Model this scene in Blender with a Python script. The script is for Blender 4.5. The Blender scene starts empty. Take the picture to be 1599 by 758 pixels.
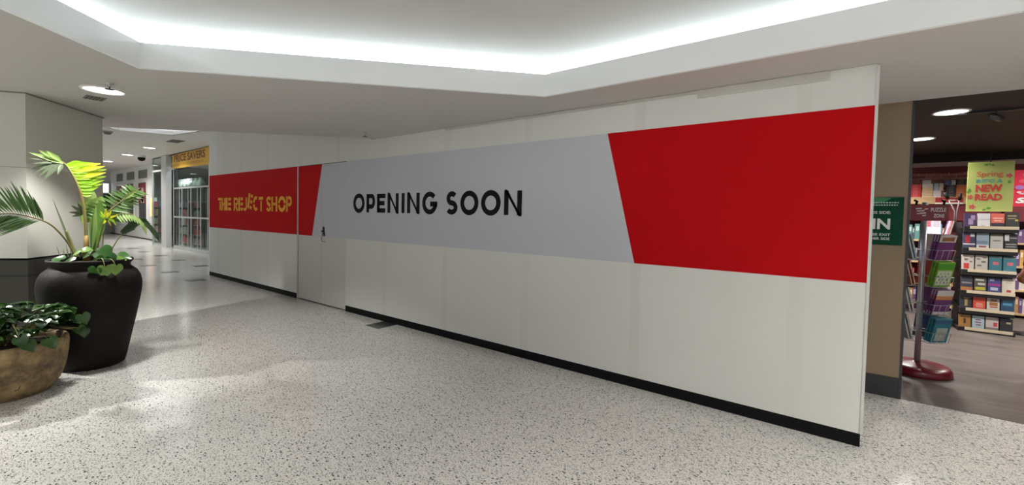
import bpy, bmesh, math, random
from mathutils import Vector, Matrix
PI = math.pi
random.seed(7)
S = bpy.context.scene
COL = S.collection

# ------------------------------------------------------------------ camera
F_PX, PITCH, ROLL, YAW, CX, CY = 670.43, 0.0317181, -0.0223386, -0.6328180, 823.15, 361.0
EYE = Vector((0, 0, 1.6))
_f = Vector((math.sin(YAW)*math.cos(PITCH), math.cos(YAW)*math.cos(PITCH), -math.sin(PITCH)))
_r = Vector((math.cos(YAW), -math.sin(YAW), 0))
_d = _f.cross(_r)
_c, _s = math.cos(ROLL), math.sin(ROLL)
RIGHT, DOWN, FWD = _c*_r + _s*_d, -_s*_r + _c*_d, _f
cam = bpy.data.cameras.new('camera')
cam.sensor_width = 36
cam.lens = F_PX/1599*36
cam.shift_x = -(CX-799.5)/1599
cam.shift_y = (CY-379)/1599
cam.clip_end = 200
cam.clip_start = 0.05
camo = bpy.data.objects.new('camera', cam)
COL.objects.link(camo)
M4 = Matrix.Identity(4)
for i in range(3):
    M4[i][0], M4[i][1], M4[i][2], M4[i][3] = RIGHT[i], -DOWN[i], -FWD[i], EYE[i]
camo.matrix_world = M4
S.camera = camo

def ray(x, y):
    d = (x-CX)/F_PX*RIGHT + (y-CY)/F_PX*DOWN + FWD
    return d.normalized()
def on_y(x, y, Y):
    d = ray(x, y); return EYE + d*(Y/d.y)
def on_z(x, y, Z):
    d = ray(x, y); return EYE + d*((Z-EYE.z)/d.z)
def at_dist(x, y, r):
    d = ray(x, y); return EYE + d*(r/math.hypot(d.x, d.y))

# ------------------------------------------------------------------ world, exposure
w = bpy.data.worlds.new('mall_ambient'); S.world = w
w.use_nodes = True
bg = w.node_tree.nodes['Background']
bg.inputs[0].default_value = (0.93, 0.97, 1.0, 1)
bg.inputs[1].default_value = 0.60
vs = S.view_settings
vs.view_transform = 'Standard'; vs.look = 'None'; vs.gamma = 1; vs.use_curve_mapping = False
vs.exposure = 0.0
COVE_POWER = 21.0          # emission of the hidden strips in the ceiling recess
NEAR_SPOT = 95.0           # watts, real and added mall downlights near the camera
FAR_SPOT = 420.0           # watts, corridor downlights, seen and added
SHOP_SPOT = 270.0           # watts, bookshop downlights, seen ones and added ones

# ------------------------------------------------------------------ materials
MATS = {}
def mat(name, col, rough=0.6, metal=0.0, emit=None, estr=0.0, spec=0.5, trans=0.0, noise=None, bump=None, coat=0.0):
    """noise = (scale, amount, second colour); bump = (scale, strength)"""
    if name in MATS: return MATS[name]
    m = bpy.data.materials.new(name); m.use_nodes = True
    nt = m.node_tree; b = nt.nodes['Principled BSDF']
    b.inputs['Base Color'].default_value = (*col, 1)
    b.inputs['Roughness'].default_value = rough
    b.inputs['Metallic'].default_value = metal
    b.inputs['Specular IOR Level'].default_value = spec
    b.inputs['Transmission Weight'].default_value = trans
    b.inputs['Coat Weight'].default_value = coat
    if emit:
        b.inputs['Emission Color'].default_value = (*emit, 1)
        b.inputs['Emission Strength'].default_value = estr
    if noise or bump:
        tc = nt.nodes.new('ShaderNodeTexCoord')
    if noise:
        n = nt.nodes.new('ShaderNodeTexNoise'); n.inputs['Scale'].default_value = noise[0]
        n.inputs['Detail'].default_value = 6
        r = nt.nodes.new('ShaderNodeMapRange'); r.inputs[1].default_value = 0.35; r.inputs[2].default_value = 0.7
        r.inputs[4].default_value = noise[1]
        mx = nt.nodes.new('ShaderNodeMix'); mx.data_type = 'RGBA'
        mx.inputs[6].default_value = (*col, 1); mx.inputs[7].default_value = (*noise[2], 1)
        nt.links.new(tc.outputs['Object'], n.inputs['Vector'])
        nt.links.new(n.outputs[0], r.inputs[0]); nt.links.new(r.outputs[0], mx.inputs[0])
        nt.links.new(mx.outputs[2], b.inputs['Base Color'])
    if bump:
        n2 = nt.nodes.new('ShaderNodeTexNoise'); n2.inputs['Scale'].default_value = bump[0]; n2.inputs['Detail'].default_value = 5
        bp = nt.nodes.new('ShaderNodeBump'); bp.inputs['Strength'].default_value = bump[1]; bp.inputs['Distance'].default_value = 0.02
        nt.links.new(tc.outputs['Object'], n2.inputs['Vector'])
        nt.links.new(n2.outputs[0], bp.inputs['Height']); nt.links.new(bp.outputs[0], b.inputs['Normal'])
    MATS[name] = m
    return m

def leaf_mat(name, col, back=None, gloss=0.4, tr=0.35):
    if name in MATS: return MATS[name]
    m = bpy.data.materials.new(name); m.use_nodes = True
    nt = m.node_tree; b = nt.nodes['Principled BSDF']; out = nt.nodes['Material Output']
    tc = nt.nodes.new('ShaderNodeTexCoord')
    n = nt.nodes.new('ShaderNodeTexNoise'); n.inputs['Scale'].default_value = 14
    mx = nt.nodes.new('ShaderNodeMix'); mx.data_type = 'RGBA'
    mx.inputs[6].default_value = (*[c*0.7 for c in col], 1); mx.inputs[7].default_value = (*[min(1, c*1.3) for c in col], 1)
    nt.links.new(tc.outputs['Object'], n.inputs['Vector'])
    nt.links.new(n.outputs[0], mx.inputs[0]); nt.links.new(mx.outputs[2], b.inputs['Base Color'])
    b.inputs['Roughness'].default_value = gloss
    t = nt.nodes.new('ShaderNodeBsdfTranslucent'); t.inputs[0].default_value = (*(back or col), 1)
    ms = nt.nodes.new('ShaderNodeMixShader'); ms.inputs[0].default_value = tr
    nt.links.new(b.outputs[0], ms.inputs[1]); nt.links.new(t.outputs[0], ms.inputs[2]); nt.links.new(ms.outputs[0], out.inputs[0])
    MATS[name] = m
    return m

def terrazzo():
    m = bpy.data.materials.new('terrazzo'); m.use_nodes = True
    nt = m.node_tree; b = nt.nodes['Principled BSDF']; L = nt.links.new; N = nt.nodes.new
    tc = N('ShaderNodeTexCoord')
    base = N('ShaderNodeTexNoise'); base.inputs['Scale'].default_value = 1.3; base.inputs['Detail'].default_value = 4
    mxb = N('ShaderNodeMix'); mxb.data_type = 'RGBA'
    mxb.inputs[6].default_value = (0.70, 0.685, 0.655, 1); mxb.inputs[7].default_value = (0.76, 0.745, 0.715, 1)
    L(tc.outputs['Object'], base.inputs['Vector']); L(base.outputs[0], mxb.inputs[0])
    prev = mxb.outputs[2]
    for (sc, stretch, rot, thr, keep, col) in ((46, (1, 2.1, 1), 0.5, 0.27, 0.60, (0.09, 0.14, 0.14)),
                                               (60, (2.2, 1, 1), 1.1, 0.26, 0.62, (0.17, 0.165, 0.16)),
                                               (110, (1, 1.4, 1), 0.2, 0.30, 0.6, (0.48, 0.47, 0.45)),
                                               (24, (1, 1.8, 1), 2.1, 0.22, 0.82, (0.10, 0.10, 0.105))):
        mp = N('ShaderNodeMapping'); mp.inputs['Scale'].default_value = stretch; mp.inputs['Rotation'].default_value = (0, 0, rot)
        dn = N('ShaderNodeTexNoise'); dn.inputs['Scale'].default_value = sc*0.8
        ad = N('ShaderNodeVectorMath'); ad.operation = 'MULTIPLY_ADD'
        ad.inputs[1].default_value = (0.012,)*3
        v = N('ShaderNodeTexVoronoi'); v.voronoi_dimensions = '2D'; v.inputs['Scale'].default_value = sc
        L(tc.outputs['Object'], mp.inputs['Vector']); L(tc.outputs['Object'], dn.inputs['Vector'])
        L(dn.outputs['Color'], ad.inputs[0]); L(mp.outputs[0], ad.inputs[2]); L(ad.outputs[0], v.inputs['Vector'])
        lt = N('ShaderNodeMath'); lt.operation = 'LESS_THAN'; lt.inputs[1].default_value = thr
        sp = N('ShaderNodeSeparateColor')
        gt = N('ShaderNodeMath'); gt.operation = 'GREATER_THAN'; gt.inputs[1].default_value = keep
        ml = N('ShaderNodeMath'); ml.operation = 'MULTIPLY'
        L(v.outputs['Distance'], lt.inputs[0]); L(v.outputs['Color'], sp.inputs[0]); L(sp.outputs[0], gt.inputs[0])
        L(lt.outputs[0], ml.inputs[0]); L(gt.outputs[0], ml.inputs[1])
        mx = N('ShaderNodeMix'); mx.data_type = 'RGBA'; mx.inputs[7].default_value = (*col, 1)
        L(ml.outputs[0], mx.inputs[0]); L(prev, mx.inputs[6]); prev = mx.outputs[2]
    L(prev, b.inputs['Base Color'])
    rn = N('ShaderNodeMapRange'); rn.inputs[3].default_value = 0.13; rn.inputs[4].default_value = 0.24
    L(base.outputs[0], rn.inputs[0]); L(rn.outputs[0], b.inputs['Roughness'])
    b.inputs['Specular IOR Level'].default_value = 0.45
    MATS['terrazzo'] = m
    return m

def planks():
    m = bpy.data.materials.new('vinyl_planks'); m.use_nodes = True
    nt = m.node_tree; b = nt.nodes['Principled BSDF']; L = nt.links.new; N = nt.nodes.new
    tc = N('ShaderNodeTexCoord'); mp = N('ShaderNodeMapping'); mp.inputs['Scale'].default_value = (1, 1, 1)
    br = N('ShaderNodeTexBrick'); br.inputs['Scale'].default_value = 1; br.inputs['Brick Width'].default_value = 1.2
    br.inputs['Row Height'].default_value = 0.18; br.inputs['Mortar Size'].default_value = 0.003
    br.inputs['Color1'].default_value = (0.095, 0.078, 0.072, 1); br.inputs['Color2'].default_value = (0.125, 0.105, 0.098, 1)
    br.inputs['Mortar'].default_value = (0.06, 0.05, 0.045, 1)
    n = N('ShaderNodeTexNoise'); n.inputs['Scale'].default_value = 3; n.inputs['Detail'].default_value = 8
    mp2 = N('ShaderNodeMapping'); mp2.inputs['Scale'].default_value = (0.7, 7, 1)
    mx = N('ShaderNodeMix'); mx.data_type = 'RGBA'; mx.blend_type = 'OVERLAY'; mx.inputs[0].default_value = 0.7
    L(tc.outputs['Object'], mp.inputs[0]); L(mp.outputs[0], br.inputs[0]); L(tc.outputs['Object'], mp2.inputs[0]); L(mp2.outputs[0], n.inputs[0])
    L(br.outputs[0], mx.inputs[6]); L(n.outputs[0], mx.inputs[7]); L(mx.outputs[2], b.inputs['Base Color'])
    b.inputs['Roughness'].default_value = 0.35
    MATS['planks'] = m; return m

def brick_paper():
    m = bpy.data.materials.new('brick_wallpaper'); m.use_nodes = True
    nt = m.node_tree; b = nt.nodes['Principled BSDF']; L = nt.links.new; N = nt.nodes.new
    tc = N('ShaderNodeTexCoord'); mp = N('ShaderNodeMapping'); mp.inputs['Rotation'].default_value = (PI/2, 0, 0)
    br = N('ShaderNodeTexBrick'); br.inputs['Scale'].default_value = 1; br.inputs['Brick Width'].default_value = 0.22
    br.inputs['Row Height'].default_value = 0.075; br.inputs['Mortar Size'].default_value = 0.008
    br.inputs['Color1'].default_value = (0.42, 0.10, 0.09, 1); br.inputs['Color2'].default_value = (0.58, 0.24, 0.22, 1)
    br.inputs['Mortar'].default_value = (0.62, 0.45, 0.42, 1)
    L(tc.outputs['Object'], mp.inputs[0]); L(mp.outputs[0], br.inputs[0]); L(br.outputs[0], b.inputs['Base Color'])
    b.inputs['Roughness'].default_value = 0.7
    MATS['brick'] = m; return m

def hoarding_paint():
    """off-white painted board with roller patches, stains and faint taped joints every 1.2 m"""
    m = bpy.data.materials.new('hoarding_paint'); m.use_nodes = True
    nt = m.node_tree; b = nt.nodes['Principled BSDF']; L = nt.links.new; N = nt.nodes.new
    tc = N('ShaderNodeTexCoord'); sx = N('ShaderNodeSeparateXYZ'); L(tc.outputs['Object'], sx.inputs[0])
    a = N('ShaderNodeMath'); a.operation = 'ADD'; a.inputs[1].default_value = 1.265 + 0.65 + 24.0
    dv = N('ShaderNodeMath'); dv.operation = 'MODULO'; dv.inputs[1].default_value = 1.3
    c = N('ShaderNodeMath'); c.operation = 'SUBTRACT'; c.inputs[1].default_value = 0.65
    ab = N('ShaderNodeMath'); ab.operation = 'ABSOLUTE'
    L(sx.outputs[0], a.inputs[0]); L(a.outputs[0], dv.inputs[0]); L(dv.outputs[0], c.inputs[0]); L(c.outputs[0], ab.inputs[0])
    mr = N('ShaderNodeMapRange'); mr.inputs[1].default_value = 0.045; mr.inputs[2].default_value = 0.06; mr.inputs[3].default_value = 1; mr.inputs[4].default_value = 0
    L(ab.outputs[0], mr.inputs[0])
    n = N('ShaderNodeTexNoise'); n.inputs['Scale'].default_value = 1.1; n.inputs['Detail'].default_value = 5
    mp = N('ShaderNodeMapping'); mp.inputs['Scale'].default_value = (1.6, 1, 0.6); L(tc.outputs['Object'], mp.inputs[0]); L(mp.outputs[0], n.inputs['Vector'])
    mx = N('ShaderNodeMix'); mx.data_type = 'RGBA'
    mx.inputs[6].default_value = (0.66, 0.66, 0.62, 1); mx.inputs[7].default_value = (0.72, 0.725, 0.69, 1)
    L(n.outputs[0], mx.inputs[0])
    ml = N('ShaderNodeMath'); ml.operation = 'MULTIPLY'; L(mr.outputs[0], ml.inputs[0]); L(n.outputs[0], ml.inputs[1])
    m2 = N('ShaderNodeMix'); m2.data_type = 'RGBA'; m2.inputs[7].default_value = (0.65, 0.625, 0.59, 1)
    L(ml.outputs[0], m2.inputs[0]); L(mx.outputs[2], m2.inputs[6]); L(m2.outputs[2], b.inputs['Base Color'])
    b.inputs['Roughness'].default_value = 0.6; b.inputs['Specular IOR Level'].default_value = 0.15
    MATS['hoarding'] = m; return m

def fired_clay():
    m = bpy.data.materials.new('weathered_clay'); m.use_nodes = True
    nt = m.node_tree; b = nt.nodes['Principled BSDF']; L = nt.links.new; N = nt.nodes.new
    tc = N('ShaderNodeTexCoord')
    n = N('ShaderNodeTexNoise'); n.inputs['Scale'].default_value = 7; n.inputs['Detail'].default_value = 8; n.inputs['Roughness'].default_value = 0.65
    r = N('ShaderNodeValToRGB'); r.color_ramp.elements[0].position = 0.3; r.color_ramp.elements[0].color = (0.05, 0.035, 0.02, 1)
    r.color_ramp.elements[1].position = 0.75; r.color_ramp.elements[1].color = (0.46, 0.36, 0.20, 1)
    e = r.color_ramp.elements.new(0.42); e.color = (0.15, 0.10, 0.05, 1)
    e = r.color_ramp.elements.new(0.58); e.color = (0.32, 0.22, 0.10, 1)
    v = N('ShaderNodeTexVoronoi'); v.feature = 'DISTANCE_TO_EDGE'; v.inputs['Scale'].default_value = 6
    lt = N('ShaderNodeMath'); lt.operation = 'LESS_THAN'; lt.inputs[1].default_value = 0.012
    n2 = N('ShaderNodeTexNoise'); n2.inputs['Scale'].default_value = 3
    gt = N('ShaderNodeMath'); gt.operation = 'GREATER_THAN'; gt.inputs[1].default_value = 0.56
    ml = N('ShaderNodeMath'); ml.operation = 'MULTIPLY'
    L(tc.outputs['Object'], n.inputs[0]); L(n.outputs[0], r.inputs[0]); L(tc.outputs['Object'], n2.inputs[0])
    L(n.outputs['Color'], v.inputs['Vector'])
    ad = N('ShaderNodeVectorMath'); ad.operation = 'MULTIPLY_ADD'; ad.inputs[1].default_value = (0.25,)*3
    L(n.outputs['Color'], ad.inputs[0]); L(tc.outputs['Object'], ad.inputs[2]); L(ad.outputs[0], v.inputs['Vector'])
    L(v.outputs[0], lt.inputs[0]); L(n2.outputs[0], gt.inputs[0]); L(lt.outputs[0], ml.inputs[0]); L(gt.outputs[0], ml.inputs[1])
    mx = N('ShaderNodeMix'); mx.data_type = 'RGBA'; mx.inputs[7].default_value = (0.02, 0.015, 0.01, 1)
    L(ml.outputs[0], mx.inputs[0]); L(r.outputs[0], mx.inputs[6]); L(mx.outputs[2], b.inputs['Base Color'])
    bp = N('ShaderNodeBump'); bp.inputs['Strength'].default_value = 0.35; L(n.outputs[0], bp.inputs['Height']); L(bp.outputs[0], b.inputs['Normal'])
    b.inputs['Roughness'].default_value = 0.8
    MATS['clay'] = m; return m

def thin_glass(name, tint, gloss=0.15):
    m = bpy.data.materials.new(name); m.use_nodes = True
    nt = m.node_tree; out = nt.nodes['Material Output']; nt.nodes.remove(nt.nodes['Principled BSDF'])
    t = nt.nodes.new('ShaderNodeBsdfTransparent'); t.inputs[0].default_value = (*tint, 1)
    g = nt.nodes.new('ShaderNodeBsdfGlossy'); g.inputs['Roughness'].default_value = 0.03
    lw = nt.nodes.new('ShaderNodeLayerWeight'); lw.inputs[0].default_value = 0.5
    pw = nt.nodes.new('ShaderNodeMath'); pw.operation = 'POWER'; pw.inputs[1].default_value = 5
    fr = nt.nodes.new('ShaderNodeMath'); fr.operation = 'MULTIPLY_ADD'; fr.inputs[1].default_value = 0.6; fr.inputs[2].default_value = 0.03
    nt.links.new(lw.outputs['Facing'], pw.inputs[0]); nt.links.new(pw.outputs[0], fr.inputs[0])
    ms = nt.nodes.new('ShaderNodeMixShader')
    nt.links.new(fr.outputs[0], ms.inputs[0]); nt.links.new(t.outputs[0], ms.inputs[1]); nt.links.new(g.outputs[0], ms.inputs[2])
    nt.links.new(ms.outputs[0], out.inputs[0])
    MATS[name] = m; return m

terrazzo(); planks(); brick_paper(); hoarding_paint(); fired_clay()
glass = thin_glass('shop_glass', (0.80, 0.88, 0.84))
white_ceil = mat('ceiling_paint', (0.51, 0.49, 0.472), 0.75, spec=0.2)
white_fascia = mat('fascia_paint', (0.84, 0.86, 0.865), 0.6, spec=0.3)
pillar_white = mat('pillar_panel', (0.60, 0.595, 0.55), 0.45, spec=0.35)
dado = mat('dado_laminate', (0.060, 0.058, 0.050), 0.45, spec=0.15)
black_trim = mat('black_skirting', (0.006, 0.0065, 0.007), 0.6, spec=0.12)
red_vinyl = mat('red_vinyl', (0.50, 0.004, 0.007), 0.6, spec=0.06)
grey_vinyl = mat('grey_vinyl', (0.55, 0.555, 0.60), 0.55, spec=0.15)
letter_black = mat('black_lettering', (0.008, 0.010, 0.014), 0.6, spec=0.1)
letter_yellow = mat('yellow_lettering', (0.80, 0.45, 0.05), 0.6, spec=0.1)
metal_grey = mat('brushed_metal', (0.45, 0.46, 0.47), 0.35, 0.8)
dark_metal = mat('dark_metal', (0.05, 0.05, 0.055), 0.4, 0.5)
alu = mat('aluminium', (0.62, 0.64, 0.64), 0.4, 0.5)
white_paint = mat('white_paint', (0.80, 0.80, 0.78), 0.55)
lamp_glow = mat('lamp_diffuser', (1, 1, 1), 0.5, emit=(1.0, 0.99, 0.96), estr=6.0)
cove_glow = mat('cove_strip_light', (1, 1, 1), 0.5, emit=(0.80, 0.95, 1.0), estr=COVE_POWER)
def flat(r, g, b, rough=0.55):
    return mat('paint_%02x%02x%02x_%d' % (int(r*255), int(g*255), int(b*255), int(rough*100)), (r, g, b), rough)

# ------------------------------------------------------------------ mesh helpers
class MB:
    def __init__(s): s.v = []; s.f = []; s.m = []; s.sm = []
    def add(s, vs, fs, mi=0, smooth=False):
        o = len(s.v); s.v += [Vector(v) for v in vs]
        for f in fs: s.f.append([i+o for i in f]); s.m.append(mi); s.sm.append(smooth)
        return s
    def box(s, a, b, mi=0):
        (x0, y0, z0), (x1, y1, z1) = a, b
        vs = [(x0,y0,z0),(x1,y0,z0),(x1,y1,z0),(x0,y1,z0),(x0,y0,z1),(x1,y0,z1),(x1,y1,z1),(x0,y1,z1)]
        return s.add(vs, [(0,3,2,1),(4,5,6,7),(0,1,5,4),(1,2,6,5),(2,3,7,6),(3,0,4,7)], mi)
    def obox(s, c, ax, ay, az, mi=0):
        """oriented box: centre and three half-extent vectors"""
        c, ax, ay, az = map(Vector, (c, ax, ay, az))
        vs = [c+i*ax+j*ay+k*az for k in (-1,1) for (i,j) in ((-1,-1),(1,-1),(1,1),(-1,1))]
        return s.add(vs, [(0,3,2,1),(4,5,6,7),(0,1,5,4),(1,2,6,5),(2,3,7,6),(3,0,4,7)], mi)
    def prism(s, poly, z0, z1, mi=0):
        n = len(poly)
        vs = [(x,y,z0) for x,y in poly] + [(x,y,z1) for x,y in poly]
        fs = [tuple(range(n))[::-1], tuple(range(n, 2*n))] + [(i,(i+1)%n,n+(i+1)%n,n+i) for i in range(n)]
        return s.add(vs, fs, mi)
    def prism_y(s, poly, y0, y1, mi=0):
        """polygon in x,z extruded along y"""
        n = len(poly)
        vs = [(x,y0,z) for x,z in poly] + [(x,y1,z) for x,z in poly]
        fs = [tuple(range(n)), tuple(range(n, 2*n))[::-1]] + [(i,n+i,n+(i+1)%n,(i+1)%n) for i in range(n)]
        return s.add(vs, fs, mi)
    def lathe(s, prof, c=(0,0,0), n=48, mi=0, smooth=True, cap=False):
        c = Vector(c); o = []
        for (r, z) in prof:
            for k in range(n):
                a = 2*PI*k/n; o.append(c + Vector((r*math.cos(a), r*math.sin(a), z)))
        fs = []
        for i in range(len(prof)-1):
            for k in range(n):
                fs.append((i*n+k, i*n+(k+1)%n, (i+1)*n+(k+1)%n, (i+1)*n+k))
        s.add(o, fs, mi, smooth)
        if cap:
            for i in (0, len(prof)-1):
                s.add(o[i*n:(i+1)*n], [tuple(range(n))], mi)
        return s
    def tube(s, pts, r, n=8, mi=0, smooth=True, caps=True):
        pts = [Vector(p) for p in pts]; rings = []
        rr = r if isinstance(r, (list, tuple)) else [r]*len(pts)
        up = Vector((0.13, 0.21, 0.97))
        for i, p in enumerate(pts):
            t = (pts[min(i+1, len(pts)-1)] - pts[max(i-1, 0)]).normalized()
            a = t.cross(up)
            if a.length < 0.1: a = t.cross(Vector((1, 0, 0)))
            a.normalize(); b = t.cross(a)
            rings += [p + rr[i]*(math.cos(2*PI*k/n)*a + math.sin(2*PI*k/n)*b) for k in range(n)]
        fs = [(i*n+k, i*n+(k+1)%n, (i+1)*n+(k+1)%n, (i+1)*n+k) for i in range(len(pts)-1) for k in range(n)]
        if caps: fs += [tuple(range(n))[::-1], tuple(range((len(pts)-1)*n, len(pts)*n))]
        return s.add(rings, fs, mi, smooth)
    def disc(s, c, r, n=32, mi=0, up=True):
        c = Vector(c)
        vs = [c + Vector((r*math.cos(2*PI*k/n), r*math.sin(2*PI*k/n), 0)) for k in range(n)]
        return s.add(vs, [tuple(range(n)) if up else tuple(range(n))[::-1]], mi)
    def build(s, name, mats, parent=None, bevel=0.0):
        if not isinstance(mats, (list, tuple)): mats = [mats]
        off = Vector((0, 0, 0)); q = parent
        while q is not None: off += q.location; q = q.parent
        me = bpy.data.meshes.new(name)
        me.from_pydata([v-off for v in s.v], [], s.f)
        for m in mats: me.materials.append(m)
        me.polygons.foreach_set('material_index', s.m)
        me.polygons.foreach_set('use_smooth', s.sm)
        me.update()
        bm = bmesh.new(); bm.from_mesh(me)
        if not getattr(s, 'keep_normals', False): bmesh.ops.recalc_face_normals(bm, faces=bm.faces)
        bm.to_mesh(me); bm.free()
        o = bpy.data.objects.new(name, me); COL.objects.link(o)
        if parent is not None: o.parent = parent
        if bevel:
            b = o.modifiers.new('bevel', 'BEVEL'); b.width = bevel; b.segments = 2; b.limit_method = 'ANGLE'
        return o

def thing(name, label, cat, loc=(0,0,0), group=None):
    o = bpy.data.objects.new(name, None); COL.objects.link(o)
    o.location = loc; o.empty_display_size = 0.1
    return tag(o, label, cat, group)
def tag(o, label, cat, group=None):
    o['label'] = label; o['category'] = cat
    if group: o['group'] = group
    return o
def base(o, loc):
    """moves the origin of a single-mesh thing to loc, keeping the mesh where it is"""
    loc = Vector(loc)
    o.data.transform(Matrix.Translation(-loc)); o.location = loc
    return o
def struct(o):
    o['kind'] = 'structure'; return o
def dup(root, loc, label=None):
    r = root.copy(); COL.objects.link(r); r.location = loc
    if label: r['label'] = label
    for ch in list(root.children):
        c = ch.copy(); COL.objects.link(c); c.parent = r
        for g in list(ch.children):
            d = g.copy(); COL.objects.link(d); d.parent = c
    return r

def text_mesh(mb, body, x0, x1, z0, z1, Y, mi=0, bold=0.0, shear=0.0, axis='x', xfix=0.0):
    """built-in lettering fitted to a box on a plane facing -Y"""
    cu = bpy.data.curves.new('lettering', 'FONT'); cu.body = body; cu.offset = bold; cu.shear = shear
    cu.resolution_u = 3
    o = bpy.data.objects.new('lettering', cu); COL.objects.link(o)
    me = bpy.data.meshes.new_from_object(o)
    xs = [v.co.x for v in me.vertices]; ys = [v.co.y for v in me.vertices]
    ax, bx, ay, by = min(xs), max(xs), min(ys), max(ys)
    vs = [(x0+(v.co.x-ax)/(bx-ax)*(x1-x0), Y, z0+(v.co.y-ay)/(by-ay)*(z1-z0)) for v in me.vertices]
    mb.add(vs, [tuple(p.vertices) for p in me.polygons], mi)
    bpy.data.objects.remove(o); bpy.data.meshes.remove(me); bpy.data.curves.remove(cu)

def stroke(mb, pts, wd, Y0, Y1, closed=False, mi=0, butt=None):
    """flat stroke of width wd along 2-D points (x,z) with mitred joints, from depth Y0 to Y1"""
    P = [Vector((p[0], p[1])) for p in pts]
    P = [p for i, p in enumerate(P) if i == 0 or (p-P[i-1]).length > 1e-5]; n = len(P); L, R = [], []
    for i in range(n):
        a = P[i-1] if (i > 0 or closed) else None
        b = P[(i+1) % n] if (i < n-1 or closed) else None
        d1 = (P[i]-a).normalized() if a is not None else None
        d2 = (b-P[i]).normalized() if b is not None else None
        d = ((d1 or d2) + (d2 or d1)).normalized()
        nn = Vector((-d.y, d.x)); k = 1.0
        if d1 is not None and d2 is not None:
            k = 1/max(0.35, nn.dot(Vector((-d1.y, d1.x))))
        L.append(P[i]+nn*wd/2*k); R.append(P[i]-nn*wd/2*k)
    for i in range(n if closed else n-1):
        j = (i+1) % n
        q = [L[i], L[j], R[j], R[i]]
        mb.prism_y([(v.x, v.y) for v in q], Y0, Y1, mi)
def arc(cx, cz, rx, rz, a0, a1, n=16):
    return [(cx+rx*math.cos(math.radians(a0+(a1-a0)*i/n)), cz+rz*math.sin(math.radians(a0+(a1-a0)*i/n))) for i in range(n+1)]

# ================================================================== SETTING
ZC = 2.732          # low mall ceiling
HY = 3.888          # face of the hoarding
SY = 5.21           # bookshop front line
ZU = 3.87           # corridor ceiling
FY = 5.652          # variety shop front line

# floor of the mall with its dark inlaid tiles
fl = MB(); fl.box((-46, -9, -0.08), (8, SY, 0)); fl.box((-46, SY, -0.08), (-6.0, 12, 0)); fl.box((-6.0, SY, -0.085), (8, 14, -0.004))
struct(fl.build('floor', MATS['terrazzo']))
sf = MB(); sf.box((-1.2, SY, -0.004), (6.2, 13, 0.001))
struct(sf.build('floor_shop', MATS['planks']))
inlay = mat('inlay_stone', (0.055, 0.062, 0.06), 0.25)
it = MB()
def inlay_tile(x0, y0, sz): it.box((x0, y0, 0), (x0+sz, y0+sz, 0.0012))
inlay_tile(-5.465, 3.572, 0.312)
for (pl, pr) in (((289.7, 438.4), (320.5, 437.6)), ((251.5, 426.2), (279.5, 424.6)), ((302.5, 416.3), (325.5, 415.0)),
                 ((268.3, 407.2), (289.5, 406.6)), ((241, 400.0), (260.5, 399.2)), ((219, 415.6), (244, 414.8)), ((217, 393.8), (234, 393.4)),
                 ((206, 405.7), (216, 405.2)), ((200, 388.4), (214, 388.2))):
    a, b = on_z(*pl, 0), on_z(*pr, 0)
    c = (a+b)/2; sz = min(0.55, max(0.34, (b-a).length*0.6))
    inlay_tile(c.x-sz/2, c.y-sz/2, sz)
struct(it.build('floor_inlay', inlay))

# ---- low ceiling with the octagonal recess
REC = [(3.4, 3.335), (-2.28, 3.335), (-4.59, 0.956), (-0.9, -3.1), (3.4, -3.1)]
OUT = [(-4.22, SY), (7.5, SY), (7.5, -8.5), (-19.0, -8.5)]
def ring_plate(name, outer, inner, z, m):
    bm = bmesh.new(); es = []
    for lp in (outer, inner):
        vv = [bm.verts.new((x, y, z)) for x, y in lp]
        for i in range(len(vv)): es.append(bm.edges.new((vv[i], vv[(i+1) % len(vv)])))
    bmesh.ops.triangle_fill(bm, edges=es, use_beauty=True)
    ext = bmesh.ops.extrude_face_region(bm, geom=bm.faces[:])
    for v in ext['geom']:
        if isinstance(v, bmesh.types.BMVert): v.co.z += 0.12
    bmesh.ops.recalc_face_normals(bm, faces=bm.faces)
    me = bpy.data.meshes.new(name); bm.to_mesh(me); bm.free(); me.materials.append(m)
    o = bpy.data.objects.new(name, me); COL.objects.link(o); return o
def offset_poly(poly, d):
    """moves every edge of the (clockwise or counter-clockwise) polygon outward by d"""
    n = len(poly); area = sum(poly[i][0]*poly[(i+1) % n][1]-poly[(i+1) % n][0]*poly[i][1] for i in range(n))
    sg = 1 if area > 0 else -1; out = []
    for i in range(n):
        p0, p1, p2 = Vector(poly[i-1]), Vector(poly[i]), Vector(poly[(i+1) % n])
        d1, d2 = (p1-p0).normalized(), (p2-p1).normalized()
        n1, n2 = Vector((d1.y, -d1.x))*sg, Vector((d2.y, -d2.x))*sg
        k = d/(1+n1.dot(n2)); out.append(tuple(p1+(n1+n2)*k))
    return out
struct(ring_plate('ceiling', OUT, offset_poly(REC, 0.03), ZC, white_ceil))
def wall_ring(mb, poly, t, z0, z1, mi=0, close=True):
    o = offset_poly(poly, t); n = len(poly)
    for i in range(n):
        j = (i+1) % n
        mb.prism([poly[i], poly[j], o[j], o[i]], z0, z1, mi)
fa = MB(); wall_ring(fa, REC, 0.028, ZC-0.001, 2.935)
struct(fa.build('trim_1', white_fascia))
ZR = 3.20; COVE_W = 0.58
cv = MB(); wall_ring(cv, offset_poly(REC, COVE_W), 0.05, ZC+0.12, ZR)
struct(cv.build('trim_2', white_ceil))
rc = MB(); rc.prism(offset_poly(REC, COVE_W+0.05), ZR, ZR+0.06)
struct(rc.build('ceiling_recess', white_ceil))
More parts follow.
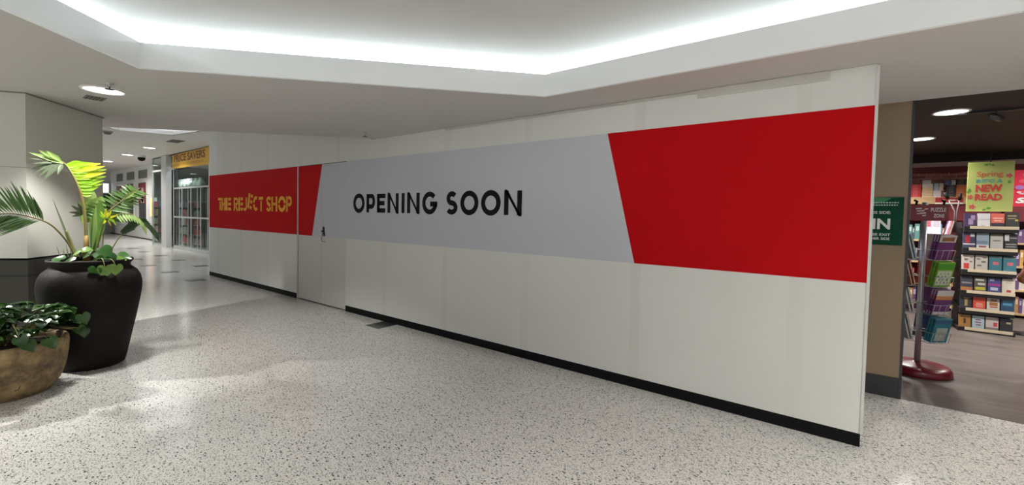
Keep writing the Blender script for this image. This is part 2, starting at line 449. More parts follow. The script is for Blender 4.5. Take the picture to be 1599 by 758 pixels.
# hidden strip lights lying in the cove
strip_line = offset_poly(REC, 0.50)
for i, (lb) in enumerate(('strip light hidden in the ceiling cove above the hoarding', 'strip light hidden in the slanted ceiling cove above the shop lettering',
                          'strip light hidden in the ceiling cove beside the pillar', 'strip light in the ceiling cove behind the viewer', 'strip light in the ceiling cove on the far right')):
    a, b = Vector(strip_line[i]), Vector(strip_line[(i+1) % 5]); dd = (b-a).normalized(); nn = Vector((-dd.y, dd.x))
    mb = MB(); q = [a+nn*.02, b+nn*.02, b-nn*.02, a-nn*.02]
    mb.prism([tuple(v) for v in q], ZR-0.11, ZR-0.09, 0)
    o = mb.build('cove_light', [cove_glow]); base(o, (*((a+b)/2), ZR-0.11)); tag(o, lb, 'strip light', 'strip lights in the ceiling cove')

# ---- bulkhead over the slanted edge of the low ceiling and the high corridor ceiling
A0, A1 = Vector((-19.0, -8.5)), Vector((-4.22, SY)); dA = (A1-A0).normalized(); nA = Vector((-dA.y, dA.x))
bk = MB(); bk.prism([tuple(A0), tuple(A1), tuple(A1-nA*0.1), tuple(A0-nA*0.1)], ZC+0.12, ZU+0.05)
struct(bk.build('wall_bulkhead', white_ceil))
# skylight cove opening in the corridor ceiling
sk = [on_z(205, 201, ZU), on_z(302, 204.5, ZU), on_z(270, 211, ZU)]
SK = [(-17.05, 3.08), (-16.546, 4.194), (-14.9, 4.42), (-13.2, 3.6), (-13.2, 2.0), (-15.6, 1.6)]
OUTU = [(-46, -6), (-46, 12), (-4.22, 12), (-4.22, SY), (-16.4, -6)]
struct(ring_plate('ceiling_corridor', OUTU, SK, ZU, mat('corridor_ceiling', (0.72, 0.70, 0.67), 0.7, spec=0.2)))
sw = MB(); wall_ring(sw, SK, 0.04, ZU, ZU+0.5)
sw.prism(offset_poly(SK, 0.05), ZU+0.5, ZU+0.55)
struct(sw.build('ceiling_skylight', white_fascia))
sl = MB(); wall_ring(sl, offset_poly(SK, -0.35), -0.05, ZU+0.46, ZU+0.49)
o = sl.build('cove_light', [mat('skylight_glow', (1, 1, 1), emit=(0.97, 0.98, 1), estr=14)]); base(o, (-15.3, 3.0, ZU+0.46))
tag(o, 'ring of strip lighting in the raised corridor ceiling recess', 'strip light')

# ---- pillar at the left, turned 45 degrees
PC = Vector((-6.611, 0.505)); u1 = Vector((-0.788, 0.616)).normalized(); u2 = Vector((-u1.y, u1.x))
far_c = on_z(155, 183, ZC); L1 = (Vector((far_c.x, far_c.y))-PC).dot(u1); L2 = 0.52
def pillar_poly(e): 
    a = PC - u1*e - u2*e; return [tuple(a), tuple(PC+u1*(L1+e)-u2*e), tuple(PC+u1*(L1+e)+u2*(L2+e)), tuple(PC-u1*e+u2*(L2+e))]
pw = MB()
pw.prism(pillar_poly(0), 1.075, 1.985); pw.prism(pillar_poly(-0.004), 1.985, 1.990, 2); pw.prism(pillar_poly(0), 1.990, ZC); pw.prism(pillar_poly(-0.005), 1.05, 1.075, 1)
struct(pw.build('wall_left', [pillar_white, black_trim, mat('joint_grey', (0.30, 0.29, 0.26), 0.6)]))
pd = MB(); pd.prism(pillar_poly(0.004), 0.90, 1.055); pd.prism(pillar_poly(-0.002), 0.893, 0.90); pd.prism(pillar_poly(0.004), 0, 0.893)
struct(pd.build('baseboard_left', dado))
pt = MB(); pt.prism(pillar_poly(0.012), ZC-0.012, ZC-0.001)
struct(pt.build('trim_3', mat('shadow_bead', (0.25, 0.23, 0.20), 0.6)))

# ---- walls behind the hoarding and beyond
wb = MB(); wb.box((-18.25, FY-0.02, 0), (-12.0, FY+0.15, ZU)); struct(wb.build('wall_back', white_paint))
wr = MB(); wr.box((-1.2, SY, 0.19), (0.478, SY+0.09, 2.75)); wr.box((-1.2, SY+0.09, 0), (0.478, SY+0.11, 2.75), 1)
struct(wr.build('wall_right', [mat('tan_laminate', (0.265, 0.185, 0.115), 0.5, noise=(3, 0.4, (0.23, 0.16, 0.10))), black_trim]))
kb = MB(); kb.box((-1.2, SY-0.012, 0), (0.470, SY+0.08, 0.19)); struct(kb.build('baseboard_right', mat('dark_kick', (0.022, 0.023, 0.025), 0.45)))
jb = MB(); jb.box((0.472, SY-0.004, 0), (0.492, SY+0.12, 2.735)); struct(jb.build('trim_4', dark_metal))

# bookshop shell
sh_dark = mat('shop_ceiling_black', (0.016, 0.014, 0.013), 0.7)
shc = MB(); shc.box((-1.2, SY+0.1, 3.0), (6.2, 12.4, 3.1)); shc.box((-1.2, SY, ZC), (6.2, SY+0.1, 3.1))
struct(shc.build('ceiling_shop', sh_dark))
shw = MB(); shw.box((-1.3, SY+0.12, 0), (-1.2, 12.4, 3.1)); shw.box((6.2, SY, 0), (6.3, 12.4, 3.1)); struct(shw.build('wall_shop_sides', mat('shop_wall_dark', (0.10, 0.06, 0.05), 0.7)))
bwall = MB(); bwall.box((-1.2, 11.72, 0), (6.2, 11.85, 3.0)); struct(bwall.build('wall_shop_back', MATS['brick']))
bt = MB(); bt.box((-1.2, 11.60, 2.775), (6.2, 11.72, 2.86)); bt.box((-1.2, 11.62, 2.665), (6.2, 11.72, 2.775), 1); bt.box((-1.2, 11.6, 2.86), (6.2, 11.72, 3.0), 2)
struct(bt.build('trim_5', [mat('pale_pelmet', (0.55, 0.40, 0.36), 0.6), mat('maroon_band', (0.16, 0.012, 0.02), 0.5), sh_dark]))

# ================================================================== HOARDING
HX0, HX1 = -12.545, 0.158
DX0, DX1, DM = -8.085, -6.505, -7.275
hoard = thing('shop_hoarding', 'long off-white hoarding wall with red and grey vinyl bands and black opening notice', 'hoarding', (-6.2, HY, 0))
h = MB()
h.box((HX0, HY, 0.095), (DX0-0.02, HY+0.09, 3.44)); h.box((DX0-0.02, HY, 2.447), (DX1, HY+0.09, 3.44)); h.box((DX1, HY, 0.095), (-5.85, HY+0.09, 3.44))
h.box((-5.85, HY, 0.095), (HX1, HY+0.09, ZC-0.002)); h.box((HX1-0.09, HY+0.09, 0.0), (HX1, SY-0.02, ZC-0.002)); h.box((HX0, HY+0.09, 0.0), (HX0+0.09, FY-0.03, 3.44))
h.build('board_panel', MATS['hoarding'], hoard)
b_ = MB(); b_.box((HX0, HY-0.002, 0), (DX0-0.025, HY+0.09, 0.095)); b_.build('skirting', black_trim, hoard)
b_ = MB(); b_.box((DX1, HY-0.002, 0), (HX1, HY+0.09, 0.095)); b_.build('skirting', black_trim, hoard)
e_ = MB(); e_.box((HX1-0.004, HY-0.006, 0.095), (HX1+0.014, HY+0.03, ZC-0.01)); e_.build('corner_bead', mat('corner_bead', (0.60, 0.60, 0.57), 0.45), hoard)
tx0, tx1 = on_y(1090, 141, HY).x, on_y(1297, 112, HY).x
e_ = MB(); e_.box((-4.2, HY-0.012, ZC-0.03), (tx0, HY, ZC-0.004)); e_.box((tx0, HY-0.02, ZC-0.072), (tx1, HY, ZC-0.004)); e_.build('top_batten', mat('batten_paint', (0.55, 0.53, 0.49), 0.6), hoard)
VY = HY-0.002
def vinyl(name, poly, m, parent, y=VY, t=0.0016, label=None):
    q = MB(); q.prism_y(poly, y, y+t); o = q.build(name, m, parent)
    if label: o['label'] = label
    return o
ZB, ZT = 1.187, 2.443
vinyl('red_graphic', [(HX0, ZB), (DX0-0.03, ZB), (DX0-0.03, ZT), (HX0, ZT)], red_vinyl, hoard, label='left red vinyl band with yellow lettering')
vinyl('red_graphic', [(-1.580, ZB), (HX1, ZB), (HX1, ZT), (-1.895, ZT)], red_vinyl, hoard, label='right red vinyl shape with slanted edge')
vinyl('grey_graphic', [(DX1+0.012, ZB), (-1.583, ZB), (-1.898, ZT), (DX1+0.012, ZT)], grey_vinyl, hoard, label='pale grey vinyl band')
# double door in the hoarding
door_paint = mat('door_paint', (0.60, 0.585, 0.55), 0.5, spec=0.3)
fr = MB(); fr.box((DX0-0.03, HY-0.012, 0.0), (DX0-0.004, HY+0.05, 2.447)); fr.build('door_strip', mat('strip_paint', (0.55, 0.49, 0.44), 0.5), hoard)
fr = MB(); fr.box((DX0-0.004, HY+0.03, 0.0), (DX1, HY+0.05, 2.447)); fr.build('door_backing', black_trim, hoard)
d1 = MB(); d1.box((DX0+0.002, HY+0.004, 0.02), (DM-0.003, HY+0.03, 2.436)); d1 = d1.build('door', door_paint, hoard); d1['label'] = 'left door leaf, mostly red above'
d2 = MB(); d2.box((DM+0.003, HY+0.004, 0.02), (DX1-0.006, HY+0.03, 2.436)); d2 = d2.build('door', door_paint, hoard); d2['label'] = 'right door leaf with lock'
vy = HY+0.002
def zx(z): return -7.597+(z-ZB)/(ZT-ZB)*(7.597-7.266)   # slanted end of the red band on the door
vinyl('red_graphic', [(DX0+0.002, ZB), (zx(ZB), ZB), (DM-0.003, 2.40), (DM-0.003, 2.436), (DX0+0.002, 2.436)], red_vinyl, d1, vy)
vinyl('grey_graphic', [(zx(ZB)+0.002, ZB), (DM-0.003, ZB), (DM-0.003, 2.40)], grey_vinyl, d1, vy)
vinyl('grey_graphic', [(DM+0.003, ZB), (DX1-0.006, ZB), (DX1-0.006, 2.436), (DM+0.003, 2.436)], grey_vinyl, d2, vy)
lk = MB(); hx, hz = -7.185, 1.285
lk.prism_y([(hx-0.025, hz-0.075), (hx+0.03, hz-0.075), (hx+0.03, hz-0.05), (hx+0.012, hz-0.01), (hx+0.012, hz+0.06), (hx-0.004, hz+0.075), (hx-0.016, hz+0.06), (hx-0.012, hz-0.01), (hx-0.03, hz-0.045)], HY-0.022, HY+0.002)
lk.tube([(hx, HY-0.02, hz), (hx, HY-0.045, hz)], 0.016, 12)
lk.build('padlock_hasp', mat('lock_dark', (0.05, 0.055, 0.06), 0.35, 0.7), d2)
hd = MB(); hz = 1.155
hd.tube([(hx+0.03, HY+0.002, hz+0.05), (hx-0.022, HY-0.02, hz+0.05), (hx-0.028, HY-0.028, hz+0.03), (hx-0.028, HY-0.028, hz-0.03), (hx-0.022, HY-0.02, hz-0.05), (hx+0.03, HY+0.002, hz-0.05)], 0.007, 8)
hd.build('pull_handle', mat('pull_metal', (0.25, 0.25, 0.25), 0.35, 0.8), d2)

# ---- OPENING SOON, geometric strokes
op = MB(); LY0, LY1 = HY-0.0042, HY-0.0022
cap0, cap1 = 1.622, 1.905; cm = (cap0+cap1)/2; T = 0.066
hs = (cap1-cap0)/2
spans = [(67,163,'O'), (180,253,'P'), (270,341,'E'), (361,456,'N'), (482,507,'I'), (530,637,'N'), (660,789,'G'), (865,965,'S'), (988,1143,'O'), (1166,1334,'O'), (1364,1517,'N')]
def px_x(u, y=317): return on_y(540+u/5.514, y, HY).x
def seg(pts, closed=False): stroke(op, pts, T, LY0, LY1, closed)
for ki, (a, b, ch) in enumerate(spans):
    if ki == 7: op.build('lettering', letter_black, hoard)['label'] = 'black word OPENING'; op = MB()
    xa, xb = px_x(a), px_x(b); xc = (xa+xb)/2; hw = (xb-xa)/2; e = T/2
    if ch == 'O':
        seg(arc(xc, cm, hw-e, hs+0.012-e, 0, 360, 40)[:-1], True)
    elif ch == 'I':
        seg([(xc, cap0), (xc, cap1)])
    elif ch == 'P':
        seg([(xa+e, cap0), (xa+e, cap1)])
        rz = 0.082-e*0.9
        zt, zb = cap1-e, cap1-e-2*(0.080)
        zm = (zt+zb)/2
        seg([(xa+e, zt), (xb-0.085, zt)] + arc(xb-0.085, zm, 0.085-e, (zt-zb)/2, 90, -90, 14) + [(xa+e, zb)])
    elif ch == 'E':
        seg([(xa+e, cap0), (xa+e, cap1)])
        for z, xe in ((cap1-e, xb), (cm, xb-0.02), (cap0+e, xb)): seg([(xa+e, z), (xe, z)])
    elif ch == 'N':
        seg([(xa+e, cap0), (xa+e, cap1)]); seg([(xb-e, cap0), (xb-e, cap1)])
        op.prism_y([(xa, cap1+0.012), (xa+T*0.6, cap1+0.012), (xb, cap0-0.012), (xb-T*0.6, cap0-0.012)], LY0, LY1)
        op.prism_y([(xa+T*0.55, cap1), (xa+T*1.15, cap1-0.03), (xb-T*0.5, cap0), (xb-T*1.1, cap0+0.03)], LY0, LY1)
    elif ch == 'G':
        seg(arc(xc, cm, hw-e, hs+0.012-e, 42, 336, 34) + [(xb-e, cm-e*0.4)])
        seg([(xc+0.01, cm-e*0.4+0.0), (xb, cm-e*0.4)])
    elif ch == 'S':
        r1 = (hs+0.012-e)/2*0.98
        up = arc(xc, cm+r1, hw*0.86-e*0.8, r1, 35, 250, 18); dn = arc(xc-0.004, cm-r1, hw-e, r1, 70, -150, 18)
        seg(up+dn)
op.build('lettering', letter_black, hoard)['label'] = 'black word SOON'


# ---- THE REJECT SHOP, yellow stencil capitals with gaps
rs = MB()
def rx(u, y=318): return on_y(330+u/8.42, y, HY).x
Z0, Z1 = 1.605, 1.90; Hh = Z1-Z0; ZM = (Z0+Z1)/2
def sg(pts, t=0.062): stroke(rs, pts, t, LY0, LY1)
def E_letter(xa, xb, z0, z1, tilt=0.0, cx=None):
    cx = (xa+xb)/2; cz = (z0+z1)/2; c, s_ = math.cos(tilt), math.sin(tilt)
    def R(p): return (cx+(p[0]-cx)*c-(p[1]-cz)*s_, cz+(p[0]-cx)*s_+(p[1]-cz)*c)
    wv = (xb-xa)*0.38
    sg([R((xa+wv/2, z0)), R((xa+wv/2, z1))], wv)
    for z in (z0+0.035, cz, z1-0.035): sg([R((xa+wv+0.035, z)), R((xb, z))], 0.062)
# T
xa, xb = rx(92), rx(135); sg([(xa, Z1-0.03), (xb-0.01, Z1-0.03)], 0.062); sg([((xa+xb)/2+0.03, Z0), ((xa+xb)/2+0.03, Z1-0.085)], 0.07)
# H
xa, xb = rx(140), rx(180); sg([(xa+0.02, Z0), (xa+0.02, Z1)], 0.06); sg([(xb-0.02, Z0), (xb-0.02, Z1)], 0.05); sg([(xa+0.065, ZM), (xb-0.055, ZM)], 0.05)
E_letter(rx(186), rx(262), Z0, Z1)
rs.build('lettering', letter_yellow, hoard)['label'] = 'yellow stencil word THE'; rs = MB()
# R
def R_letter(xa, xb, z0, z1):
    sg([(xa+0.03, z0), (xa+0.03, z1)], 0.06)
    sg([(xa+0.075, z1-0.03), (xb-0.07, z1-0.03)] + arc(xb-0.07, z1-0.09, 0.045, 0.06, 90, -90, 8) + [(xa+0.085, z1-0.15)], 0.05)
    sg([(xa+0.10, z1-0.19), (xb-0.02, z0)], 0.06)
R_letter(rx(297), rx(352), Z0, Z1)
E_letter(rx(358), rx(416), Z0, Z1)
# J
xa, xb = rx(420), rx(470); sg([(xb-0.03, Z1), (xb-0.03, Z0+0.09)] + arc(xb-0.10, Z0+0.09, 0.07, 0.065, 0, -150, 10), 0.056)
# tilted raised E
E_letter(rx(484), rx(540), Z0+0.045, Z1+0.07, -0.22)
# C
xa, xb = rx(553), rx(622); xc = (xa+xb)/2; sg(arc(xc, ZM+0.01, (xb-xa)/2-0.03, Hh/2-0.025, 60, 172, 12), 0.062); sg(arc(xc, ZM+0.01, (xb-xa)/2-0.03, Hh/2-0.025, 188, 310, 12), 0.062)
# T
xa, xb = rx(626), rx(682); sg([(xa, Z1-0.03), (xb, Z1-0.03)], 0.062); sg([((xa+xb)/2+0.01, Z0), ((xa+xb)/2+0.01, Z1-0.085)], 0.062)
rs.build('lettering', letter_yellow, hoard)['label'] = 'yellow stencil word REJECT'; rs = MB()
# S
xa, xb = rx(725), rx(786); xc = (xa+xb)/2; hw = (xb-xa)/2-0.03; r1 = Hh/4-0.012
sg(arc(xc, ZM+r1, hw, r1, 20, 190, 12), 0.06); sg([(xc-hw*0.9, ZM+r1*0.55), (xc+hw*0.9, ZM-r1*0.55)], 0.066); sg(arc(xc, ZM-r1, hw, r1, 0, -160, 12), 0.06)
# H
xa, xb = rx(793), rx(868); sg([(xa+0.03, Z0), (xa+0.03, Z1)], 0.06); sg([(xb-0.03, Z0), (xb-0.03, Z1)], 0.06); sg([(xa+0.08, ZM), (xb-0.08, ZM)], 0.05)
# O
xa, xb = rx(880), rx(980); xc = (xa+xb)/2; hw = (xb-xa)/2-0.035
sg(arc(xc, ZM, hw, Hh/2-0.028, 8, 172, 20), 0.068); sg(arc(xc, ZM, hw, Hh/2-0.028, 188, 352, 20), 0.068)
# P
xa, xb = rx(986), rx(1060); sg([(xa+0.03, Z0), (xa+0.03, Z1)], 0.06); sg([(xa+0.085, Z1-0.03), (xb-0.08, Z1-0.03)] + arc(xb-0.08, Z1-0.095, 0.05, 0.065, 90, -90, 8) + [(xa+0.085, Z1-0.16)], 0.058)
rs.build('lettering', letter_yellow, hoard)['label'] = 'yellow stencil word SHOP'

# ================================================================== CEILING FITTINGS
def spot(parent, loc, watts, angle=140, blend=0.9, col=(1, 0.97, 0.92), radius=0.08):
    l = bpy.data.lights.new('lamp_light', 'SPOT'); l.energy = watts; l.spot_size = math.radians(angle); l.spot_blend = blend
    l.color = col; l.shadow_soft_size = radius
    o = bpy.data.objects.new('lamp_light', l); COL.objects.link(o); o.parent = parent
    off = Vector((0, 0, 0)); q = parent
    while q is not None: off += q.location; q = q.parent
    o.location = Vector(loc)-off
    return o
def downlight(x, y, z, r, label, group, watts, angle=140, blend=0.9, col=(1, 0.97, 0.92), soft=None):
    t = thing('ceiling_light', label, 'ceiling light', (x, y, z), group)
    m = MB(); m.lathe([(r+0.022, 0), (r+0.020, -0.008), (r, -0.010), (r-0.004, -0.004), (r-0.004, 0)], (x, y, z), 40); m.build('trim_ring', white_paint, t)
    m = MB(); m.disc((x, y, z-0.004), r-0.003, 40, up=False); m.build('diffuser', lamp_glow, t)
    if watts: spot(t, (x, y, z-0.03), watts, angle, blend, col, soft or r*0.8)
    return t
g_mall = 'round downlights in the low mall ceiling'
downlight(-5.77, 0.934, ZC, 0.145, 'round white downlight in the low ceiling in front of the pillar', g_mall, NEAR_SPOT*2.5, 112, 0.35, (1, 0.985, 0.93))
downlight(-7.45, -0.50, ZC, 0.145, 'round downlight in the low ceiling just left of the picture', g_mall, NEAR_SPOT*5.5, 140, 0.6, (1, 0.985, 0.93), 0.035)
for i, (x, y) in enumerate(((-3.6, -3.2), (4.6, 1.4), (1.2, -4.4))):  # unseen downlights added as fill from around the viewer
    downlight(x, y, ZC, 0.145, ('added fill downlight behind the viewer to the left', 'added fill downlight off to the right of the viewer', 'added fill downlight straight behind the viewer')[i], g_mall, NEAR_SPOT*(2.6, 3.0, 2.6)[i])
for i, (x, y) in enumerate(((1.1, -0.9), (2.5, 1.4), (-0.6, -2.3))):  # added recess lamps that brighten the near floor and the hoarding
    downlight(x, y, ZR, 0.16, ('added recess downlight straight above the viewer', 'added recess downlight right of the viewer', 'added recess downlight behind the viewer')[i], 'added downlights in the ceiling recess', NEAR_SPOT*(8.4, 7.4, 5.0)[i], 150, 1.0)
def sprinkler(x, y, z, label):
    t = thing('ceiling_sprinkler', label, 'sprinkler', (x, y, z), 'fire sprinklers on the ceiling')
    m = MB(); m.lathe([(0.032, 0), (0.030, -0.008), (0.012, -0.012), (0.010, -0.035)], (x, y, z), 20); m.build('escutcheon', metal_grey, t)
    m = MB(); m.lathe([(0.001, -0.055), (0.034, -0.055), (0.034, -0.059), (0.001, -0.059)], (x, y, z), 20)
    for a in (0, PI): m.tube([(x+0.01*math.cos(a), y+0.01*math.sin(a), z-0.033), (x+0.017*math.cos(a), y+0.017*math.sin(a), z-0.045), (x+0.004*math.cos(a), y+0.004*math.sin(a), z-0.056)], 0.003, 6)
    m.build('deflector', dark_metal, t); return t
p = on_z(171, 130, ZC); sprinkler(p.x, p.y, ZC, 'sprinkler head just behind the near round downlight')
p = on_z(570, 207, ZC); sprinkler(p.x, p.y, ZC, 'sprinkler head in the low ceiling above the hoarding doors')
p = on_z(148, 153, ZC)
m = MB(); m.box((p.x-0.1, p.y-0.075, ZC-0.006), (p.x+0.1, p.y+0.075, ZC)); 
for k in range(5): m.box((p.x-0.09, p.y-0.062+k*0.027, ZC-0.010), (p.x+0.09, p.y-0.050+k*0.027, ZC-0.006), 1)
o = m.build('ceiling_vent', [mat('vent_grey', (0.20, 0.19, 0.16), 0.6), mat('vent_slot', (0.07, 0.065, 0.055), 0.6)]); base(o, (p.x, p.y, ZC)); tag(o, 'small flush slotted vent plate in the low ceiling near the pillar', 'vent')
# corridor fittings
gl = 'round downlights in the corridor ceiling'
for q, lb in (((233, 231), 'corridor downlight nearest, above the variety shop sign side'), ((199, 242), 'middle corridor downlight of the row of three'),
              ((168, 252), 'furthest left corridor downlight beside the pillar edge')):
    p = on_z(*q, ZU); downlight(p.x, p.y, ZU, 0.17 if q[0] > 230 else 0.18, lb, gl, FAR_SPOT, 150)
for x, y in ((-13.4, -1.2), (-18, -1.5), (-33, 2.0), (-12.6, 4.9)):  # further downlights, out of view, added for more corridor light
    downlight(x, y, ZU, 0.17, {-13.4: 'added corridor downlight hidden behind the pillar', -18: 'second added corridor lamp hidden behind the pillar', -33: 'added corridor downlight near the far end', -12.6: 'added corridor downlight above the hoarding end'}[x], gl, FAR_SPOT*{-13.4: 0.15, -12.6: 0.25}.get(x, 0.7), 150)
p = on_z(221, 243, ZU)
t = thing('security_camera', 'dark dome security camera on the corridor ceiling', 'security camera', (p.x, p.y, ZU))
m = MB(); m.lathe([(0.14, 0), (0.14, -0.06), (0.11, -0.09)], (p.x, p.y, ZU), 24); m.build('mount', white_paint, t)
m = MB(); m.lathe([(0.13, -0.09), (0.13, -0.13), (0.11, -0.19), (0.06, -0.23), (0.001, -0.245)], (p.x, p.y, ZU), 24); m.build('dome', black_trim, t)
p = on_z(168, 205, ZU)
t = thing('smoke_detector', 'small grey smoke detector on the corridor ceiling beside the pillar', 'smoke detector', (p.x, p.y, ZU))
m = MB(); m.lathe([(0.12, 0), (0.12, -0.03), (0.10, -0.045)], (p.x, p.y, ZU), 24); m.build('mount', mat('sensor_grey', (0.35, 0.33, 0.30), 0.6), t)
m = MB(); m.lathe([(0.085, -0.045), (0.08, -0.08), (0.05, -0.10), (0.001, -0.105)], (p.x, p.y, ZU), 24); m.build('sensor', mat('sensor_dark', (0.16, 0.15, 0.13), 0.6), t)
p = on_z(274, 220.5, ZU)
m = MB(); m.box((p.x-0.38, p.y-0.16, ZU-0.012), (p.x+0.38, p.y+0.16, ZU))
for k in range(6): m.box((p.x-0.34, p.y-0.135+k*0.05, ZU-0.02), (p.x+0.34, p.y-0.115+k*0.05, ZU-0.012), 1)
o = m.build('ceiling_vent', [mat('vent_grey', (0.2, 0.19, 0.16)), mat('vent_slot', (0.07, 0.065, 0.055))]); base(o, (p.x, p.y, ZU)); tag(o, 'dark rectangular air vent in the corridor ceiling above the yellow sign', 'vent')

# ================================================================== VARIETY SHOP down the corridor
X_G1, X_G0, X_P, X_L = -18.30, -22.15, -23.35, -25.15
ZTR = 3.26
# grille
gr = thing('folding_grille', 'closed grey folding security grille across the variety shop entrance', 'security grille', (-20.2, FY, 0))
nP = 8
m = MB(); m.box((X_G0, FY-0.03, 0.0), (X_G1+0.3, FY+0.03, 0.13)); m.build('bottom_rail', alu, gr)
for z in (1.30, 2.46): m = MB(); m.box((X_G0, FY-0.035, z-0.03), (X_G1+0.3, FY-0.005, z+0.03)); m.build('cross_rail', alu, gr)
for k in range(nP+1):
    x = X_G0 + (X_G1+0.3-X_G0)*k/nP; wd = 0.030 if k % 2 == 0 else 0.014; yy = FY + (0.03 if k % 2 else -0.02)
    m = MB(); m.box((x-wd, yy-0.008, 0.02), (x+wd, yy+0.008, 3.22 if k % 8 == 0 else 2.5)); m.build('upright', alu, gr)
m = MB(); m.box((X_G0, FY+0.035, 0.13), (X_G1+0.3, FY+0.040, 3.22)); m.build('clear_panel', glass, gr)
# yellow sign
sg_ = thing('shop_sign', 'yellow fascia sign with dark red capitals above the grille', 'shop sign', (-20.2, FY-0.06, 3.26))
m = MB(); m.prism_y([(X_G0, 3.27), (X_G1+0.4, 3.235), (X_G1+0.4, 3.845), (X_G0, 3.80)], FY-0.06, FY+0.02); m.build('sign_panel', mat('sign_yellow', (0.85, 0.50, 0.05), 0.5, noise=(2, 0.5, (0.75, 0.42, 0.03))), sg_)
m = MB(); text_mesh(m, 'PRICE SAVERS', X_G0+0.22, X_G1-0.14, 3.50, 3.79, FY-0.064, 0, 0.03); m.build('lettering', mat('sign_maroon', (0.20, 0.05, 0.02), 0.5), sg_)
m = MB()
rr = random.Random(3); x = X_G0+0.2
while x < X_G1-0.25:
    wd = rr.uniform(0.07, 0.13); m.prism_y([(x, 3.33), (x+wd*0.45, 3.33), (x+wd*0.45, 3.43), (x, 3.43)], FY-0.064, FY-0.0625); x += wd+0.07
m.build('small_print', mat('sign_brown', (0.42, 0.18, 0.03), 0.5), sg_)
m = MB(); m.box((X_L, FY-0.03, 3.245), (X_G0, FY+0.03, 3.32)); struct(m.build('trim_6', white_paint))
m = MB(); m.box((X_L, FY-0.02, 3.84), (X_G1+0.3, FY+0.05, ZU)); struct(m.build('trim_7', dark_metal))
m = MB(); m.box((-23.42, FY-0.12, 0), (on_y(259.5, 340, FY-0.12).x, FY+0.06, 3.85)); struct(m.build('trim_8', mat('post_white', (0.66, 0.67, 0.66), 0.5)))
m = MB(); m.box((X_L, FY-0.01, 0.02), (-23.42, FY+0.006, 3.84)); m = struct(m.build('window_1', glass))
fm = MB(); fm.box((X_L-0.03, FY-0.03, 0), (X_L+0.03, FY+0.03, 3.84)); fm.box((X_L, FY-0.03, 0), (-23.42, FY+0.03, 0.06)); fm.build('window_frame', alu, m)
m = MB(); m.box((-23.1, FY+0.12, 0.02), (X_G0, FY+0.14, 3.84)); struct(m.build('window_2', thin_glass('dark_glass', (0.25, 0.27, 0.27))))
# interior
din = mat('shop_interior', (0.13, 0.14, 0.145), 0.8)
m = MB(); m.box((-28.25, 9.6, 0), (-15, 9.7, ZU)); m.box((-28.25, 6.36, 0), (-28.15, 9.6, ZU)); m.box((-15.1, FY+0.15, 0), (-15, 9.6, ZU)); struct(m.build('wall_variety_shop', din))
rr = random.Random(11)
gdcol = [(0.45, 0.03, 0.03), (0.30, 0.02, 0.03), (0.55, 0.5, 0.45), (0.08, 0.10, 0.18), (0.12, 0.12, 0.12), (0.35, 0.3, 0.28), (0.5, 0.06, 0.05), (0.2, 0.25, 0.3)]
for i, (x, y, hgt, lb) in enumerate(((-26.4, 6.35, 1.9, 'green and red display unit behind the corner glass'), (-24.9, 6.85, 1.9, 'shelf unit of goods behind the grille, left side'),
                                (-23.6, 6.75, 1.9, 'shelf unit with red goods in the middle behind the grille'), (-22.3, 6.8, 1.9, 'shelf unit with red goods at the right behind the grille'))):
    t = thing('display_shelf', lb, 'display shelf', (x, y, 0), 'display shelves inside the variety shop')
    m = MB(); m.box((x-0.5, y, 0), (x+0.5, y+0.05, hgt)); m.box((x-0.5, y-0.35, 0), (x-0.47, y, hgt)); m.box((x+0.47, y-0.35, 0), (x+0.5, y, hgt)); m.build('frame', dark_metal, t)
    for z in (0.1, 0.5, 0.9, 1.3, 1.7):
        m = MB(); m.box((x-0.47, y-0.35, z), (x+0.47, y, z+0.02)); m.build('shelf', mat('shelf_grey', (0.3, 0.3, 0.3), 0.5), t)
    for zi, z in enumerate((0.12, 0.52, 0.92, 1.32, 1.72)):
        xx = x-0.45
        while xx < x+0.35:
            wd = rr.uniform(0.14, 0.26); c = rr.choice(gdcol if i else gdcol+[(0.1, 0.25, 0.05), (0.5, 0.4, 0.05)])
            if zi < 3 and i >= 2 and rr.random() < 0.45: c = (0.5, 0.03, 0.03)
            m = MB(); m.box((xx, y-0.32, z), (xx+wd*0.9, y-0.08, z+rr.uniform(0.18, 0.33)))
            o = m.build('goods_box', flat(*c), None); base(o, (xx+wd*0.45, y-0.2, z))
            tag(o, 'boxed goods on the dark shelves seen through the variety shop front', 'box', 'boxed goods in the variety shop')
            xx += wd
jar = None  # vases stand in for a row of whitish shapes
for k in range(8):
    x = -24.3 + k*0.46
    if jar is None:
        m = MB(); m.lathe([(0.001, 0), (0.10, 0), (0.14, 0.12), (0.13, 0.24), (0.08, 0.32), (0.06, 0.36), (0.09, 0.42), (0.085, 0.42), (0.05, 0.36)], (0, 0, 0), 20)
        jar = m.build('vase_standin', mat('vase_white', (0.62, 0.63, 0.62), 0.3)); jar.location = (x, FY+0.60, 2.50)
        tag(jar, 'white vase standing in for whitish shapes seen through the grille', 'vase', 'white stand-in vases above the grille')
    else:
        o = jar.copy(); COL.objects.link(o); o.location = (x, FY+0.60, 2.50)
m = MB(); m.box((-24.6, FY+0.42, 2.44), (-20.2, FY+0.78, 2.50)); o = m.build('display_ledge', dark_metal); base(o, (-22.4, FY+0.60, 2.44)); tag(o, 'dark high ledge added behind the grille to carry the stand-in vases', 'shelf')
t = thing('added_shop_lamp', 'added strip lamp inside the variety shop behind the grille', 'ceiling light', (-23.0, 6.0, 3.6))  # lamp and its spots added to light the shop interior
m = MB(); m.box((-23.9, 5.9, 3.6), (-22.1, 6.1, ZU)); m.build('tube_housing', white_paint, t)
